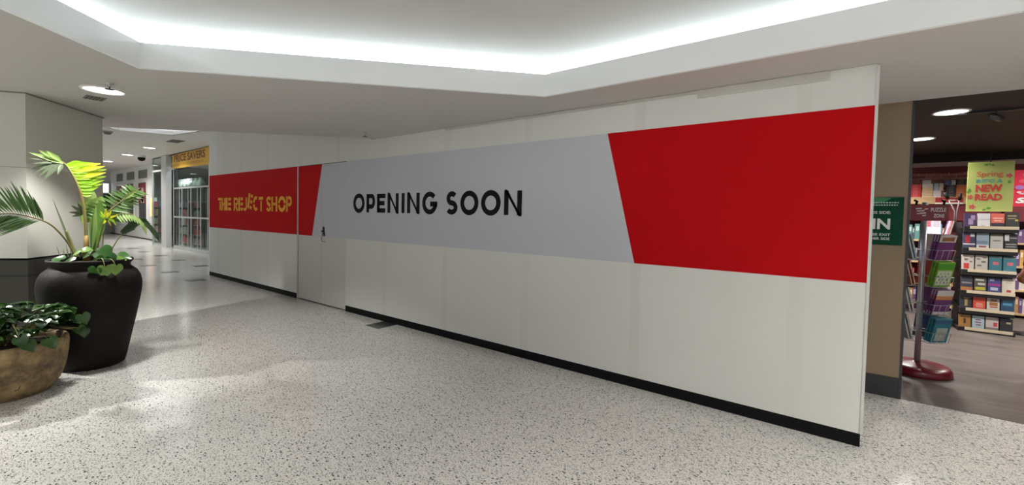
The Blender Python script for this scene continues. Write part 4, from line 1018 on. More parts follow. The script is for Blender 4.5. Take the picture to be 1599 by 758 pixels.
books_def = [
 [('deep purple paperback with a pale splash', [(0.06,0.035,0.10),(0.35,0.25,0.42)], [(0.35,.15,.75,.6,1),(.55,.5,.9,.85,1)]), ('plain white boxed book', [(0.62,0.60,0.64),(0.40,0.39,0.43)], [(0,.55,1,.58,1),(.3,.06,.55,.12,1)]), ('coral and black paperback', [(0.65,0.14,0.10),(0.03,0.03,0.04),(0.8,0.45,0.38)], [(0,0,1,.3,1),(.1,.6,.9,.68,2),(.2,.42,.8,.5,2)]), ('taller black hardback with gold title', [(0.035,0.032,0.03),(0.30,0.24,0.14),(0.6,0.45,0.08)], [(.15,.72,.8,.82,1),(.15,.55,.75,.62,1),(.7,.42,.92,.52,2)])],
 [('navy paperback with a red figure', [(0.06,0.06,0.12),(0.45,0.03,0.05),(0.7,0.68,0.7)], [(.2,.35,.6,.8,1),(0,.22,1,.3,2),(.6,.75,.95,.95,2)]), ('pale blue paperback with a red caption', [(0.33,0.42,0.52),(0.18,0.26,0.36),(0.65,0.05,0.06),(0.75,0.75,0.75)], [(0,0,1,.22,3),(.2,.06,.8,.18,2),(0,.3,.9,.5,1)]), ('grey-white paperback with an olive top', [(0.55,0.54,0.52),(0.15,0.14,0.08)], [(0,.82,1,1,1),(.2,.5,.8,.56,1)]), ('black paperback with white lines of title', [(0.03,0.03,0.035),(0.7,0.7,0.72),(0.35,0.33,0.33)], [(0,.55,.35,.95,1),(.4,.7,.95,.76,2),(.1,.3,.9,.36,2),(.1,.15,.9,.2,2)])],
 [('white patterned paperback with a red blob', [(0.66,0.60,0.55),(0.60,0.05,0.04),(0.25,0.18,0.15)], [(.15,.05,.6,.42,1),(.2,.6,.5,.75,2),(.65,.5,.85,.58,2),(.7,.8,.9,.86,2)]), ('white patterned paperback with grey animals', [(0.60,0.56,0.50),(0.20,0.18,0.17)], [(.1,.7,.4,.8,1),(.5,.5,.85,.62,1),(.15,.25,.5,.36,1),(.6,.8,.9,.88,1)]), ('teal hardback with pink title, left of the pair', [(0.05,0.20,0.26),(0.62,0.16,0.20),(0.4,0.45,0.35)], [(.3,.4,.75,.62,1),(0,.86,1,.92,2)]), ('teal hardback with pink title, right of the pair', [(0.05,0.20,0.26),(0.62,0.16,0.20),(0.4,0.45,0.35)], [(.3,.4,.75,.62,1),(0,.86,1,.92,2)])],
 [('dark paperback with an orange base', [(0.06,0.06,0.08),(0.45,0.18,0.06),(0.3,0.3,0.35)], [(0,0,1,.25,1),(.1,.5,.9,.6,2)]), ('dark paperback with yellow and white lettering', [(0.10,0.10,0.09),(0.55,0.50,0.05),(0.6,0.58,0.5)], [(.1,.1,.9,.3,1),(.1,.75,.8,.9,2),(.3,.45,.9,.6,2)]), ('violet and blue paperback with a magenta stripe', [(0.07,0.08,0.25),(0.35,0.05,0.25),(0.5,0.55,0.7)], [(0,.45,1,.62,1),(.2,.15,.8,.35,2),(.15,.8,.5,.95,2)]), ('cream paperback with a small red bowl', [(0.72,0.65,0.55),(0.50,0.06,0.05),(0.4,0.35,0.3)], [(.35,.08,.7,.25,1),(.25,.72,.75,.76,2)])],
 [('black paperback with a golden figure', [(0.04,0.04,0.06),(0.40,0.28,0.10)], [(.4,.15,.65,.75,1),(.3,.7,.75,.8,1)]), ('bright red-orange paperback with fine white text', [(0.72,0.09,0.05),(0.8,0.55,0.48)], [(.25,.15,.8,.2,1),(.2,.28,.8,.33,1),(.25,.4,.75,.45,1)]), ('white paperback with brown food picture', [(0.68,0.62,0.56),(0.35,0.17,0.06),(0.5,0.1,0.06)], [(.2,.35,.85,.6,1),(.3,.65,.8,.85,1),(.25,.2,.85,.3,2)]), ('deep blue paperback with a sky-blue glow', [(0.03,0.08,0.16),(0.10,0.30,0.50)], [(.15,.45,.85,.8,1)])],
 [('amber paperback with a dark silhouette', [(0.42,0.21,0.05),(0.07,0.04,0.02)], [(.4,.3,.6,.7,1)]), ('sky-blue paperback with dark red lines', [(0.42,0.56,0.62),(0.30,0.06,0.10)], [(.3,.65,.7,.73,1),(.25,.45,.75,.53,1),(.3,.25,.7,.33,1)]), ('pale paperback with a red flower', [(0.60,0.52,0.50),(0.55,0.06,0.07),(0.25,0.2,0.2)], [(.6,.3,.9,.6,1),(0,0,1,.2,2)]), ('black paperback with a small pale label', [(0.03,0.03,0.035),(0.45,0.38,0.25)], [(.5,.6,.85,.75,1)])]]
rown = ('top', 'second', 'third', 'fourth', 'fifth', 'lowest')
for i, row in enumerate(books_def):
    for j, (lb, cols, art) in enumerate(row):
        wd = 0.132 if not (i == 0 and j == 3) else 0.138
        cx = ST0+0.065+(ST1-ST0-0.13)*(j/3.0)
        ht = (0.205, 0.235, 0.225, 0.215, 0.20, 0.19)[i]*(1.08 if (i == 0 and j == 3) else 1)
        book(cx, STY+0.02, zs[i]-0.018, wd, ht, 0.035, cols, 'paperback_book', '%s, %s shelf of the stand' % (lb, rown[i]), 'book', 'face-out books on the stand', 0.12, 0.0, art)
# books on the side of the stand
rr = random.Random(8)
for i, z in enumerate((1.45, 1.1, 0.75, 0.4)):
    for j in range(3):
        c = ((0.35,0.08,0.12),(0.42,0.38,0.45),(0.10,0.05,0.14),(0.5,0.46,0.5),(0.14,0.06,0.20),(0.30,0.25,0.4),(0.08,0.2,0.35),(0.5,0.2,0.1),(0.45,0.05,0.08),(0.55,0.5,0.48),(0.1,0.28,0.4),(0.5,0.12,0.3))[i*3+j]
        nm = ('dark red', 'lilac grey', 'black purple', 'pale grey', 'plum', 'slate violet', 'blue', 'rust orange', 'crimson', 'off-white', 'sea blue', 'pink')[i*3+j]
        book(ST0-0.155, STY+0.27+j*0.14, z+0.002, 0.13, 0.25, 0.03, [c, (min(1, c[0]*1.8+.05), min(1, c[1]*1.8+.05), min(1, c[2]*1.8+.05))], 'paperback_book', '%s book on the left side of the black book stand' % nm, 'book', 'books on the side of the stand', 0.2, -PI/2, [(.15, .55, .85, .8, 1)])
# poster above the stand
po = thing('promo_poster', 'tall lime green reading poster with red lettering above the book stand', 'poster', (1.78, STY+0.1, 1.69))
PX0, PX1, PZ0, PZ1, PY = 1.535, 2.025, 1.845, 2.60, STY+0.08
m = MB(); m.tube([(1.78, STY+0.11, 1.66), (1.78, STY+0.11, PZ1+0.16)], 0.009, 8); m.build('pole', dark_metal, po)
m = MB(); m.box((PX0, PY, PZ0), (PX1, PY+0.012, PZ1)); m.build('poster_board', mat('poster_lime', (0.52, 0.62, 0.16), 0.45, noise=(3, 0.5, (0.62, 0.64, 0.25))), po)
def pu(u): return PX0+(u-150)/(620-150)*(PX1-PX0)
def pv(v): return PZ1-(v-95)/(600-95)*(PZ1-PZ0)
red_ink = flat(0.72, 0.06, 0.06); teal = flat(0.10, 0.42, 0.42); coral = flat(0.75, 0.16, 0.08); lg = flat(0.12, 0.36, 0.06)
m = MB(); yy = PY-0.0015
text_mesh(m, 'Spring', pu(243), pu(512), pv(262), pv(192), yy, 0, 0.015); m.build('lettering', coral, po)
m = MB(); text_mesh(m, 'INTO A', pu(240), pu(510), pv(308), pv(272), yy, 0, 0.03); m.build('lettering', teal, po)
m = MB(); text_mesh(m, 'NEW', pu(238), pu(510), pv(402), pv(326), yy, 0, 0.045); m.build('lettering', red_ink, po)
m = MB(); text_mesh(m, 'READ', pu(235), pu(512), pv(488), pv(420), yy, 0, 0.045); m.build('lettering', red_ink, po)
m = MB()
if True:
  for (u, v, r) in ((185, 452, 0.030), (570, 240, 0.030), (212, 552, 0.034)): m.prism_y([(pu(u)+r*(1+0.25*math.cos(5*a))*math.cos(a), pv(v)+r*(1+0.25*math.cos(5*a))*math.sin(a)) for a in [i*PI/15 for i in range(30)]], yy, yy+0.001); m.build('flower_motif', flat(0.68, 0.12, 0.10), po); m = MB()
m = MB()
for (u, v, a, L) in ((340, 125, 0.2, .05), (400, 130, 2.9, .05), (370, 118, 1.2, .03), (575, 300, 1.5, .06), (340, 580, 0.5, .05), (385, 565, 0.1, .06), (175, 380, 1.4, .06), (160, 400, 1.8, .04)):
    cx, cz = pu(u), pv(v); dx, dz = math.cos(a)*L, math.sin(a)*L; nx, nz = -dz*0.32, dx*0.32
    m.prism_y([(cx-dx*.5, cz-dz*.5), (cx-dx*.1-nx, cz-dz*.1-nz), (cx+dx*.5, cz+dz*.5), (cx-dx*.1+nx, cz-dz*.1+nz)], yy, yy+0.001)
m.build('leaf_motif', lg, po)
# sale poster further right
sa = thing('sale_poster', 'red sale poster with white capitals at the right edge', 'poster', (2.35, STY+0.35, 1.9))
SX0, SX1, SZ0, SZ1, SPY = 2.075, 2.56, 1.93, 2.48, STY+0.30
m = MB(); m.box((SX0, SPY, SZ0), (SX1, SPY+0.012, SZ1)); m.build('poster_board', mat('sale_red', (0.62, 0.02, 0.06), 0.45), sa)
m = MB(); text_mesh(m, 'SALE', SX0+0.02, SX0+0.44, SZ0+0.05, SZ0+0.135, SPY-0.0015, 0, 0.05, 0.2); m.build('lettering', white_ink, sa)
m = MB(); rr = random.Random(4)
for k in range(26):
    cx, cz, r = rr.uniform(SX0+0.05, SX1-0.05), rr.uniform(SZ0+0.2, SZ1-0.05), rr.uniform(0.02, 0.05); mi = rr.randrange(5)
    m.prism_y([(cx+r*math.cos(i*PI/5), cz+r*0.7*math.sin(i*PI/5)) for i in range(10)], SPY-0.001-0.0001*k, SPY, mi)
m.build('confetti_motif', [flat(0.75, 0.35, 0.05), flat(0.6, 0.12, 0.35), flat(0.7, 0.5, 0.55), flat(0.35, 0.15, 0.45), flat(0.7, 0.08, 0.12)], sa)
m = MB(); m.tube([(2.3, SPY+0.03, 0.02), (2.3, SPY+0.03, SZ1)], 0.011, 8); m.lathe([(0.001, 0.025), (0.15, 0.02), (0.16, 0.0), (0.001, 0.0)], (2.3, SPY+0.03, 0.001), 24); m.build('stand_pole', dark_metal, sa)

# ---- bookcase along the back wall
KY = 11.30
kc = thing('bookcase', 'maroon wall bookcase with a pale timber top shelf at the back of the bookshop', 'bookcase', (2.2, KY+0.2, 0))
wood = mat('pale_timber', (0.52, 0.35, 0.18), 0.5, noise=(4, 0.5, (0.45, 0.29, 0.14)))
maroon = mat('maroon_laminate', (0.14, 0.015, 0.022), 0.45)
m = MB(); m.box((0.2, KY, 2.035), (4.6, 11.70, 2.165)); m.build('top_shelf', wood, kc)
m = MB(); m.box((0.2, 11.66, 0), (4.6, 11.70, 2.035)); m.box((0.2, KY+0.02, 1.72), (4.6, KY+0.05, 2.035)); m.build('back_panel', maroon, kc)
for x in (0.2, 1.25, 2.3, 3.35, 4.56): m = MB(); m.box((x, KY+0.02, 0), (x+0.04, 11.66, 2.035)); m.build('upright', maroon, kc)
for z in (0.08, 0.5, 0.92, 1.34): m = MB(); m.box((0.24, KY+0.0, z-0.03), (4.56, 11.66, z)); m.build('shelf', wood, kc)
m = MB(); m.box((1.42, KY-0.012, 2.06), (1.80, KY, 2.155)); m.box((1.42, KY-0.014, 2.03), (1.80, KY, 2.06), 1); m.box((1.60, KY-0.0135, 2.09), (1.70, KY-0.012, 2.115), 1); m.box((1.715, KY-0.0135, 2.092), (1.76, KY-0.012, 2.113), 1)
o = m.build('category_label', [mat('label_red', (0.35, 0.015, 0.02), 0.5), flat(0.7, 0.66, 0.6)], kc)
# stacks of lying books on the top shelf (front face towards the shop)
def x_at(px): return on_y(px, 295, KY+0.02).x
stacks = [(1423, 1438.5, 2.165, 8, 0.032, (0.60, 0.03, 0.035), 'red'), (1440, 1457, 2.165, 6, 0.033, (0.72, 0.50, 0.28), 'cream'), (1440, 1457, 2.363, 2, 0.030, (0.74, 0.70, 0.66), 'white-spined upper'),
          (1440.5, 1454, 2.423, 3, 0.026, (0.62, 0.64, 0.62), 'grey-white topmost'), (1457.5, 1470, 2.165, 4, 0.032, (0.72, 0.62, 0.64), 'pinkish white'), (1458.5, 1466, 2.293, 5, 0.028, (0.42, 0.53, 0.62), 'pale blue'), (1466.5, 1473, 2.293, 5, 0.028, (0.64, 0.56, 0.42), 'beige'),
          (1470.5, 1475, 2.165, 4, 0.032, (0.22, 0.05, 0.06), 'narrow maroon'), (1479, 1493.5, 2.165, 7, 0.033, (0.05, 0.045, 0.05), 'black'), (1475, 1485, 2.396, 3, 0.030, (0.10, 0.14, 0.35), 'navy blue'), (1485.5, 1492, 2.396, 3, 0.030, (0.55, 0.60, 0.66), 'silver blue'),
          (1494, 1509, 2.165, 7, 0.033, (0.72, 0.20, 0.05), 'orange'), (1494, 1509, 2.396, 4, 0.028, (0.06, 0.05, 0.04), 'dark brown upper'), (1586, 1599, 2.165, 6, 0.033, (0.5, 0.45, 0.42), 'grey-beige'), (1590, 1606, 2.363, 5, 0.040, (0.06, 0.10, 0.32), 'blue topmost right')]
for (a, b, z, n, th, c, nm) in stacks:
    xa, xb = x_at(a), x_at(b); first = None
    for k in range(n):
        if first is None:
            m = MB(); hh = th*0.92
            m.box((xa, KY+0.03, z), (xb, KY+0.20, z+0.004)); m.box((xa, KY+0.03, z+hh-0.004), (xb, KY+0.20, z+hh)); m.box((xa, KY+0.03, z+0.004), (xb, KY+0.034, z+hh-0.004)); m.box((xa+0.004, KY+0.034, z+0.004), (xb-0.004, KY+0.196, z+hh-0.004), 1)
            m.box((xa+0.2*(xb-xa), KY+0.0292, z+hh*0.35), (xa+0.7*(xb-xa), KY+0.03, z+hh*0.65), 2)
            lite = tuple(min(1, q*0.6+0.25) for q in c)
            first = m.build('stacked_book', [flat(*c), flat(0.7, 0.66, 0.58), flat(*lite)]); base(first, ((xa+xb)/2, KY+0.1, z)); o = first
        else:
            o = first.copy(); COL.objects.link(o); o.location = ((xa+xb)/2+random.uniform(-0.003, 0.003), KY+0.1+random.uniform(-0.006, 0.006), z+k*th)
        tag(o, 'book lying in the %s stack on the pale timber top shelf' % nm, 'book', '%s stack of books on the top shelf' % nm)
# rows of spines on the lower bookcase shelves
rr = random.Random(31)
spc = [(0.10, 0.20, 0.34), (0.5, 0.42, 0.36), (0.42, 0.10, 0.06), (0.12, 0.06, 0.16), (0.55, 0.5, 0.48), (0.06, 0.07, 0.1), (0.35, 0.2, 0.1), (0.08, 0.22, 0.2), (0.5, 0.28, 0.08), (0.4, 0.05, 0.1)]
cn = ['blue', 'stone coloured', 'rust red', 'dark purple', 'off-white', 'black', 'tan brown', 'bottle green', 'ochre', 'crimson']
for zi, z in enumerate((0.08, 0.5, 0.92, 1.34)):
    for (xa, xb) in ((0.95, 1.23), (1.31, 1.60), (2.36, 3.32)):
        x = xa; k = 0
        while x < xb-0.05:
            wd = rr.uniform(0.04, 0.075); q = rr.randrange(10); hgt = rr.uniform(0.22, 0.32)
            m = MB(); m.box((x, KY+0.06, z), (x+wd*0.95, KY+0.22, z+hgt)); m.box((x+wd*0.2, KY+0.0592, z+hgt*0.55), (x+wd*0.75, KY+0.06, z+hgt*0.85), 1)
            c = spc[q]; o = m.build('shelved_book', [flat(*c), flat(min(1, c[0]+.3), min(1, c[1]+.3), min(1, c[2]+.3))]); base(o, (x+wd/2, KY+0.14, z))
            tag(o, '%s upright book on the %s shelf of the wall bookcase' % (cn[q], ('lowest', 'second lowest', 'middle', 'upper')[zi]), 'book', '%s books on the %s bookcase shelf' % (cn[q], ('lowest', 'second', 'middle', 'upper')[zi]))
            x += wd; k += 1
# two slanted sign holders on the bookcase front
for k, (p0, p1, lb) in enumerate((((1478, 306), (1491, 330), 'slanting grey sign holder in front of the timber shelf, left one'), ((1499, 308), (1494, 332), 'slanting thin sign holder next to the lime poster'))):
    a, b = on_y(*p0, 9.9), on_y(*p1, 9.9)
    t = thing('sign_holder', lb, 'sign holder', b, 'slanted sign holders')
    m = MB(); m.tube([a, b, (b.x, b.y, 1.5)], 0.009, 8); m.build('arm', mat('arm_grey', (0.16, 0.15, 0.15), 0.5), t)
    m = MB(); d = (b-a).normalized(); m.tube([a-d*0.06, a+d*0.05], 0.024, 10); m.build('clamp', black_trim, t)
# tall magazine rack between spinner and stand
mr = thing('magazine_rack', 'pale wire magazine rack of mauve and grey covers behind the spinner', 'magazine rack', (1.21, 9.75, 0))
m = MB(); m.box((1.10, 9.72, 0), (1.32, 9.98, 0.05)); m.build('foot', blk, mr)
m = MB(); m.box((1.10, 9.90, 0.05), (1.32, 9.93, 1.80)); m.build('back_panel', mat('rack_grey', (0.25, 0.22, 0.26), 0.5), mr)
for z in (0.75, 1.1, 1.45): m = MB(); m.box((1.10, 9.76, z-0.02), (1.32, 9.92, z)); m.box((1.10, 9.752, z-0.02), (1.32, 9.76, z+0.03)); m.build('pocket', alu, mr)
for i, (z, x, c1, c2, nm) in enumerate(((1.45, 1.155, (0.48, 0.44, 0.50), (0.35, 0.05, 0.08), 'grey magazine with red block'), (1.45, 1.265, (0.62, 0.58, 0.62), (0.3, 0.28, 0.32), 'pale lilac magazine'), (1.1, 1.155, (0.30, 0.14, 0.26), (0.55, 0.45, 0.55), 'mauve magazine'), (1.1, 1.265, (0.55, 0.50, 0.55), (0.2, 0.12, 0.2), 'silver magazine'), (0.75, 1.155, (0.50, 0.46, 0.46), (0.12, 0.1, 0.15), 'stone grey magazine'), (0.75, 1.265, (0.25, 0.08, 0.16), (0.5, 0.4, 0.45), 'wine coloured magazine'))):
    book(x, 9.78, z+0.002, 0.105, 0.29, 0.02, [c1, c2], 'magazine', '%s in the rack behind the puzzle spinner' % nm, 'magazine', 'magazines behind the spinner', 0.25, 0.0, [(.1, .5, .9, .85, 1)])

# ---- puzzle spinner
SC = Vector((0.718, 6.335, 0))
sn = thing('spinner_rack', 'revolving wire puzzle-book spinner on a glossy round maroon base', 'spinner rack', SC)
m = MB(); m.lathe([(0.001, 0.001), (0.285, 0.001), (0.292, 0.02), (0.285, 0.06), (0.262, 0.085), (0.20, 0.098), (0.08, 0.112), (0.04, 0.118), (0.03, 0.122)], SC, 64); m.build('base', mat('maroon_gloss', (0.15, 0.010, 0.018), 0.28, spec=0.4), sn)
m = MB(); m.tube([SC+Vector((0, 0, 0.11)), SC+Vector((0, 0, 1.86))], 0.027, 20); m.build('pole', mat('pole_silver', (0.50, 0.50, 0.53), 0.35, 0.5), sn)
HY0 = SC.y-0.03
m = MB(); m.box((0.60, HY0, 1.66), (0.905, HY0+0.012, 1.83)); hdr = m.build('header_sign', mat('header_maroon', (0.22, 0.012, 0.025), 0.4), sn)
m = MB(); text_mesh(m, 'PUZZLE', 0.762, 0.882, 1.757, 1.80, HY0-0.0015, 0, 0.035); m.build('lettering', flat(0.72, 0.62, 0.62), hdr)
m = MB(); text_mesh(m, 'ZONE', 0.785, 0.870, 1.695, 1.735, HY0-0.0015, 0, 0.035); m.build('lettering', flat(0.72, 0.62, 0.62), hdr)
m = MB()
for (x, z, sx, szz) in ((0.665, 1.79, .05, .012), (0.68, 1.765, .06, .012), (0.70, 1.74, .05, .014), (0.71, 1.715, .03, .012), (0.725, 1.785, .03, .012), (0.665, 1.735, .03, .01)):
    m.prism_y([(x-sx/2, z-szz/2), (x+sx/2, z-szz/2+0.004), (x+sx/2, z+szz/2+0.004), (x-sx/2, z+szz/2)], HY0-0.0015, HY0-0.0005)
m.build('puzzle_motif', flat(0.72, 0.62, 0.62), hdr)
m = MB(); 
for x in (0.64, 0.86): m.tube([(x, HY0+0.006, 1.83), (x+0.01, HY0+0.02, 1.87), (x-0.01, HY0+0.03, 1.885)], 0.012, 8)
m.build('sign_clip', black_trim, sn)
wire = mat('wire_white', (0.42, 0.42, 0.42), 0.35, 0.3)
levels = (1.24, 0.955, 0.66, 0.36)
def pocket(ang, z, wd=0.20, hgt=0.20, r0=0.075):
    d = Vector((math.cos(ang), math.sin(ang), 0)); s = Vector((-d.y, d.x, 0)); lean = 0.18
    m = MB()
    a = SC + d*r0 + Vector((0, 0, z)); b = a + d*0.085
    sh = s*0.055 if sd == 0 else s*0
    fo = lambda k, q: SC + sh + d*(r0+0.10+0.05*q) + s*k*wd/2 + Vector((0, 0, z+hgt*q))
    ba = lambda k, q: SC + sh + d*(r0) + s*k*wd/2 + Vector((0, 0, z+hgt*q))
    for q in (0.0, 0.55):
        m.tube([ba(-1, q), fo(-1, q), fo(1, q), ba(1, q), ba(-1, q)], 0.0032, 5)
    for k in (-1, -0.35, 0.35, 1): m.tube([ba(k, 0.0), fo(k, 0.0), fo(k, 0.55)], 0.0028, 5)
    m.tube([SC+Vector((0, 0, z+0.02)), ba(0, 0.1)], 0.004, 5); m.tube([SC+Vector((0, 0, z+hgt*0.5)), ba(-1, 0.55)], 0.0035, 5); m.tube([SC+Vector((0, 0, z+hgt*0.5)), ba(1, 0.55)], 0.0035, 5)
    m.build('wire_pocket', wire, sn)
    return d, s
covers = {
 0: [('purple and orange puzzle book', [(0.17, 0.04, 0.16), (0.62, 0.22, 0.06), (0.60, 0.55, 0.52)], [(0, .72, 1, 1, 2), (.15, .76, .9, .92, 1)]),
     ('green crossword book', [(0.20, 0.45, 0.05), (0.62, 0.66, 0.50), (0.04, 0.05, 0.03), (0.08, 0.30, 0.03)], [(0, .72, 1, .95, 3), (.08, .08, .92, .66, 1)] + [(0.12+0.11*i, 0.14+0.12*((i*3+j*2) % 4), 0.20+0.11*i, 0.22+0.12*((i*3+j*2) % 4), 2) for i in range(7) for j in range(2)]),
     ('purple puzzle book with white base', [(0.16, 0.04, 0.17), (0.62, 0.25, 0.10), (0.64, 0.58, 0.55)], [(0, .78, 1, 1, 2), (0, .62, 1, .78, 1), (0, 0, 1, .12, 2)]),
     ('teal puzzle book with a pale page', [(0.03, 0.22, 0.28), (0.46, 0.48, 0.42), (0.05, 0.12, 0.25)], [(.2, .08, .85, .62, 1), (0, .8, 1, .95, 2)])],
 1: [('pale blue puzzle book', [(0.30, 0.42, 0.52), (0.5, 0.45, 0.42)], [(0, .6, 1, .8, 1)]), ('rust orange puzzle book', [(0.42, 0.12, 0.05), (0.5, 0.4, 0.35)], [(0, .65, 1, .85, 1)]), ('white and purple puzzle pad', [(0.55, 0.52, 0.52), (0.2, 0.05, 0.2)], [(0, .1, 1, .3, 1)]), ('grey-green puzzle pad', [(0.42, 0.45, 0.43), (0.05, 0.22, 0.15)], [(0, .6, 1, .9, 1)])],
 2: [('brown puzzle book', [(0.30, 0.22, 0.17), (0.5, 0.4, 0.3)], [(0, .7, 1, .9, 1)]), ('scarlet puzzle book', [(0.40, 0.07, 0.05), (0.5, 0.4, 0.38)], [(0, .1, 1, .35, 1)]), ('violet puzzle book', [(0.15, 0.06, 0.2), (0.5, 0.45, 0.5)], [(0, .65, 1, .9, 1)]), ('navy puzzle book', [(0.05, 0.08, 0.2), (0.5, 0.5, 0.55)], [(0, .65, 1, .9, 1)])]}
ang = {0: math.radians(-50), 1: math.radians(200), 2: math.radians(62)}
side = {0: 'front right side', 1: 'left side', 2: 'far side'}
yawoff = {0: math.radians(0), 1: 0, 2: 0}
for sd in (0, 1, 2):
    a = ang[sd]
    for li, z in enumerate(levels):
        d, s = pocket(a, z)
        lb, cols, art = covers[sd][li]
        ncop = 3 if sd == 0 else 2
        for k in range(ncop):
            off = 0.085+0.028*k
            pos = SC + d*off + (s*0.055 if sd == 0 else s*0) + Vector((0, 0, z+0.006+0.004*(ncop-1-k)))
            # the covers face out from the pole along d; book() faces -Y at yaw 0
            yw = math.atan2(d.y, d.x) + PI/2
            o = book(pos.x+d.x*0.02, pos.y+d.y*0.02, pos.z, 0.185, 0.27, 0.016, cols, 'puzzle_book', '%s, spinner %s, %s in its pocket' % (lb, side[sd], ('rearmost' if k == 0 else 'foremost' if k == ncop-1 else 'middle one')), 'puzzle book', 'puzzle books on the spinner', -0.22, yw, art)

# ---- shopper at the right edge, elbow in the picture
def skin_mesh(name, joints, edges, m, parent, sub=2, root=0):
    me = bpy.data.meshes.new(name); off = parent.location if parent is not None else Vector((0, 0, 0))
    me.from_pydata([Vector(j[0])-off for j in joints], edges, []); me.materials.append(m)
    o = bpy.data.objects.new(name, me); COL.objects.link(o); o.parent = parent
    md = o.modifiers.new('skin', 'SKIN'); md.use_smooth_shade = True
    for i, j in enumerate(joints):
        r = j[1]; me.skin_vertices[0].data[i].radius = r if isinstance(r, tuple) else (r, r)
        me.skin_vertices[0].data[i].use_root = (i == root)
    sb = o.modifiers.new('smooth', 'SUBSURF'); sb.levels = 1; sb.render_levels = sub
    return o
EL = on_z(1591, 439, 1.06)
PX_, PY_ = EL.x+0.262, EL.y+0.18
pr = thing('person', 'person in a black short-sleeved top with one elbow just inside the right edge', 'person', (PX_, PY_, 0))
skin = mat('skin_brown', (0.30, 0.105, 0.05), 0.5)
def V(x, y, z): return (PX_+x, PY_+y, z)
J = []; Ed = []
def jn(p, r, par=None):
    J.append((Vector(p), r)); 
    if par is not None: Ed.append((par, len(J)-1))
    return len(J)-1
pel = jn(V(0, 0, 0.93), (0.15, 0.11)); wst = jn(V(0, 0, 1.08), (0.13, 0.10), pel); chs = jn(V(0, 0, 1.28), (0.15, 0.11), wst); shd = jn(V(0, 0, 1.42), (0.09, 0.09), chs); nk = jn(V(0.01, 0, 1.50), 0.052, shd); hd0 = jn(V(0.025, 0, 1.575), (0.068, 0.072), nk); hd1 = jn(V(0.02, 0, 1.655), (0.088, 0.075), hd0); jn(V(0.01, 0, 1.73), (0.075, 0.068), hd1)
for sd in (-1, 1):
    hp = jn(V(0, sd*0.09, 0.88), 0.085, pel); kn = jn(V(0.02, sd*0.1, 0.49), 0.055, hp); an = jn(V(-0.01, sd*0.1, 0.09), 0.036, kn); jn(V(0.13, sd*0.11, 0.035), 0.03, an)
    sh = jn(V(-0.02, sd*0.17, 1.39), 0.055, shd)
    el = jn(V(-0.262 if sd < 0 else -0.16, sd*0.16-(0.02 if sd < 0 else 0), 1.07), 0.043, sh)
    fo_ = jn(V(-0.10 if sd < 0 else 0.0, sd*0.17, 1.04), 0.042, el)
    wr_ = jn(V(0.06, sd*0.13, 1.05), 0.028, fo_); pa_ = jn(V(0.115, sd*0.115, 1.06), (0.034, 0.018), wr_)
    for k in range(4):
        b = V(0.155+0.004*min(k, 3-k), sd*0.115+(k-1.5)*0.019, 1.065); f1 = jn(b, 0.0095, pa_); f2 = jn((b[0]+0.034, b[1], b[2]+0.008), 0.0088, f1); jn((b[0]+0.05+0.006*(1 if k in (1, 2) else -1), b[1], b[2]+0.034), 0.0078, f2)
    t1 = jn(V(0.10, sd*0.075, 1.075), 0.011, pa_); jn(V(0.135, sd*0.06, 1.095), 0.0095, t1)
body = skin_mesh('body', J, Ed, skin, pr)
cl = mat('black_cloth', (0.012, 0.012, 0.014), 0.8)
J2 = [(V(0, 0, 0.90), (0.168, 0.128)), (V(0, 0, 1.08), (0.148, 0.118)), (V(0, 0, 1.28), (0.168, 0.125)), (V(0, 0, 1.41), (0.10, 0.10)), (V(-0.02, -0.17, 1.39), 0.070), (V(-0.15, -0.175, 1.225), 0.064), (V(-0.02, 0.17, 1.39), 0.070), (V(-0.10, 0.165, 1.225), 0.064), (V(-0.19, -0.178, 1.165), 0.062), (V(-0.12, 0.163, 1.17), 0.062)]
skin_mesh('black_top', J2, [(0, 1), (1, 2), (2, 3), (3, 4), (4, 5), (3, 6), (6, 7), (5, 8), (7, 9)], cl, pr)
J3 = [(V(0, 0, 0.95), (0.165, 0.125))]; E3 = []
for sd in (-1, 1):
    k = len(J3); J3 += [(V(0, sd*0.09, 0.85), 0.10), (V(0.02, sd*0.1, 0.49), 0.072), (V(-0.01, sd*0.1, 0.10), 0.06)]; E3 += [(0, k), (k, k+1), (k+1, k+2)]
skin_mesh('trousers', J3, E3, mat('navy_cloth', (0.02, 0.025, 0.04), 0.8), pr)
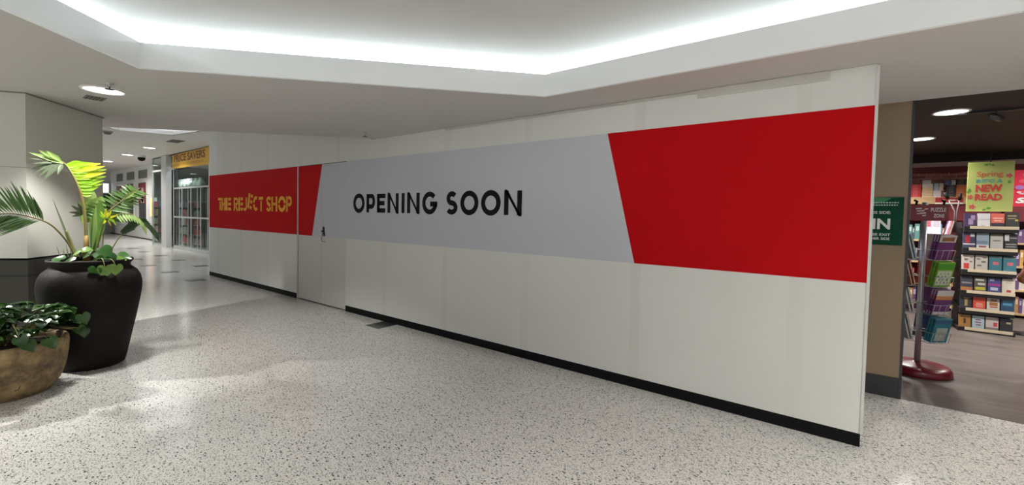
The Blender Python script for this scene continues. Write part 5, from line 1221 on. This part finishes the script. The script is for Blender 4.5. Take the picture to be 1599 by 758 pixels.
for sd in (-1, 1):
    m = MB(); c0 = Vector(V(0.06, sd*0.105, 0.0)); m.add([c0+Vector((x, y, z)) for (x, y, z) in [(-0.11, -0.04, 0.001), (0.15, -0.045, 0.001), (0.17, 0.0, 0.001), (0.15, 0.045, 0.001), (-0.11, 0.04, 0.001), (-0.10, -0.04, 0.10), (0.0, -0.045, 0.095), (0.15, 0.0, 0.055), (0.0, 0.045, 0.095), (-0.10, 0.04, 0.10)]],
        [(0, 4, 3, 2, 1), (5, 6, 8, 9), (6, 7, 8), (0, 1, 6, 5), (1, 2, 7, 6), (2, 3, 8, 7), (3, 4, 9, 8), (4, 0, 5, 9)]); m.build('shoe', black_trim, pr, 0.012)
m = MB(); m.lathe([(0.001, 0.125), (0.05, 0.118), (0.088, 0.08), (0.10, 0.02), (0.095, -0.03), (0.08, -0.05)], V(-0.005, 0, 1.665), 24); m.build('hair', mat('dark_hair', (0.015, 0.010, 0.008), 0.6), pr)
m = MB(); c0 = Vector(V(0.02+0.09, 0, 1.63))
m.add([c0+Vector(q) for q in ((-0.02, -0.012, 0.035), (-0.02, 0.012, 0.035), (0.022, 0, -0.012), (-0.015, -0.018, -0.018), (-0.015, 0.018, -0.018))], [(0, 1, 2), (0, 2, 3), (1, 4, 2), (3, 2, 4)]); m.build('nose', skin, pr)
m = MB()
for sd in (-1, 1): m.lathe([(0.001, 0.008), (0.007, 0.004), (0.008, 0), (0.001, -0.008)], V(0.098, sd*0.032, 1.66), 10)
m.build('eyes', flat(0.03, 0.02, 0.02, 0.2), pr)
m = MB(); m.tube([V(0.098, -0.025, 1.588), V(0.108, 0, 1.586), V(0.098, 0.025, 1.588)], 0.006, 6); m.build('mouth', flat(0.25, 0.05, 0.04), pr)
book(PX_+0.165, PY_, 1.06, 0.16, 0.22, 0.025, [(0.5, 0.45, 0.4), (0.3, 0.1, 0.1)], 'paperback_book', 'open-held pale book in the hands of the person at the right edge', 'book', None, 0.0, PI/2, [(.1, .5, .9, .8, 1)])
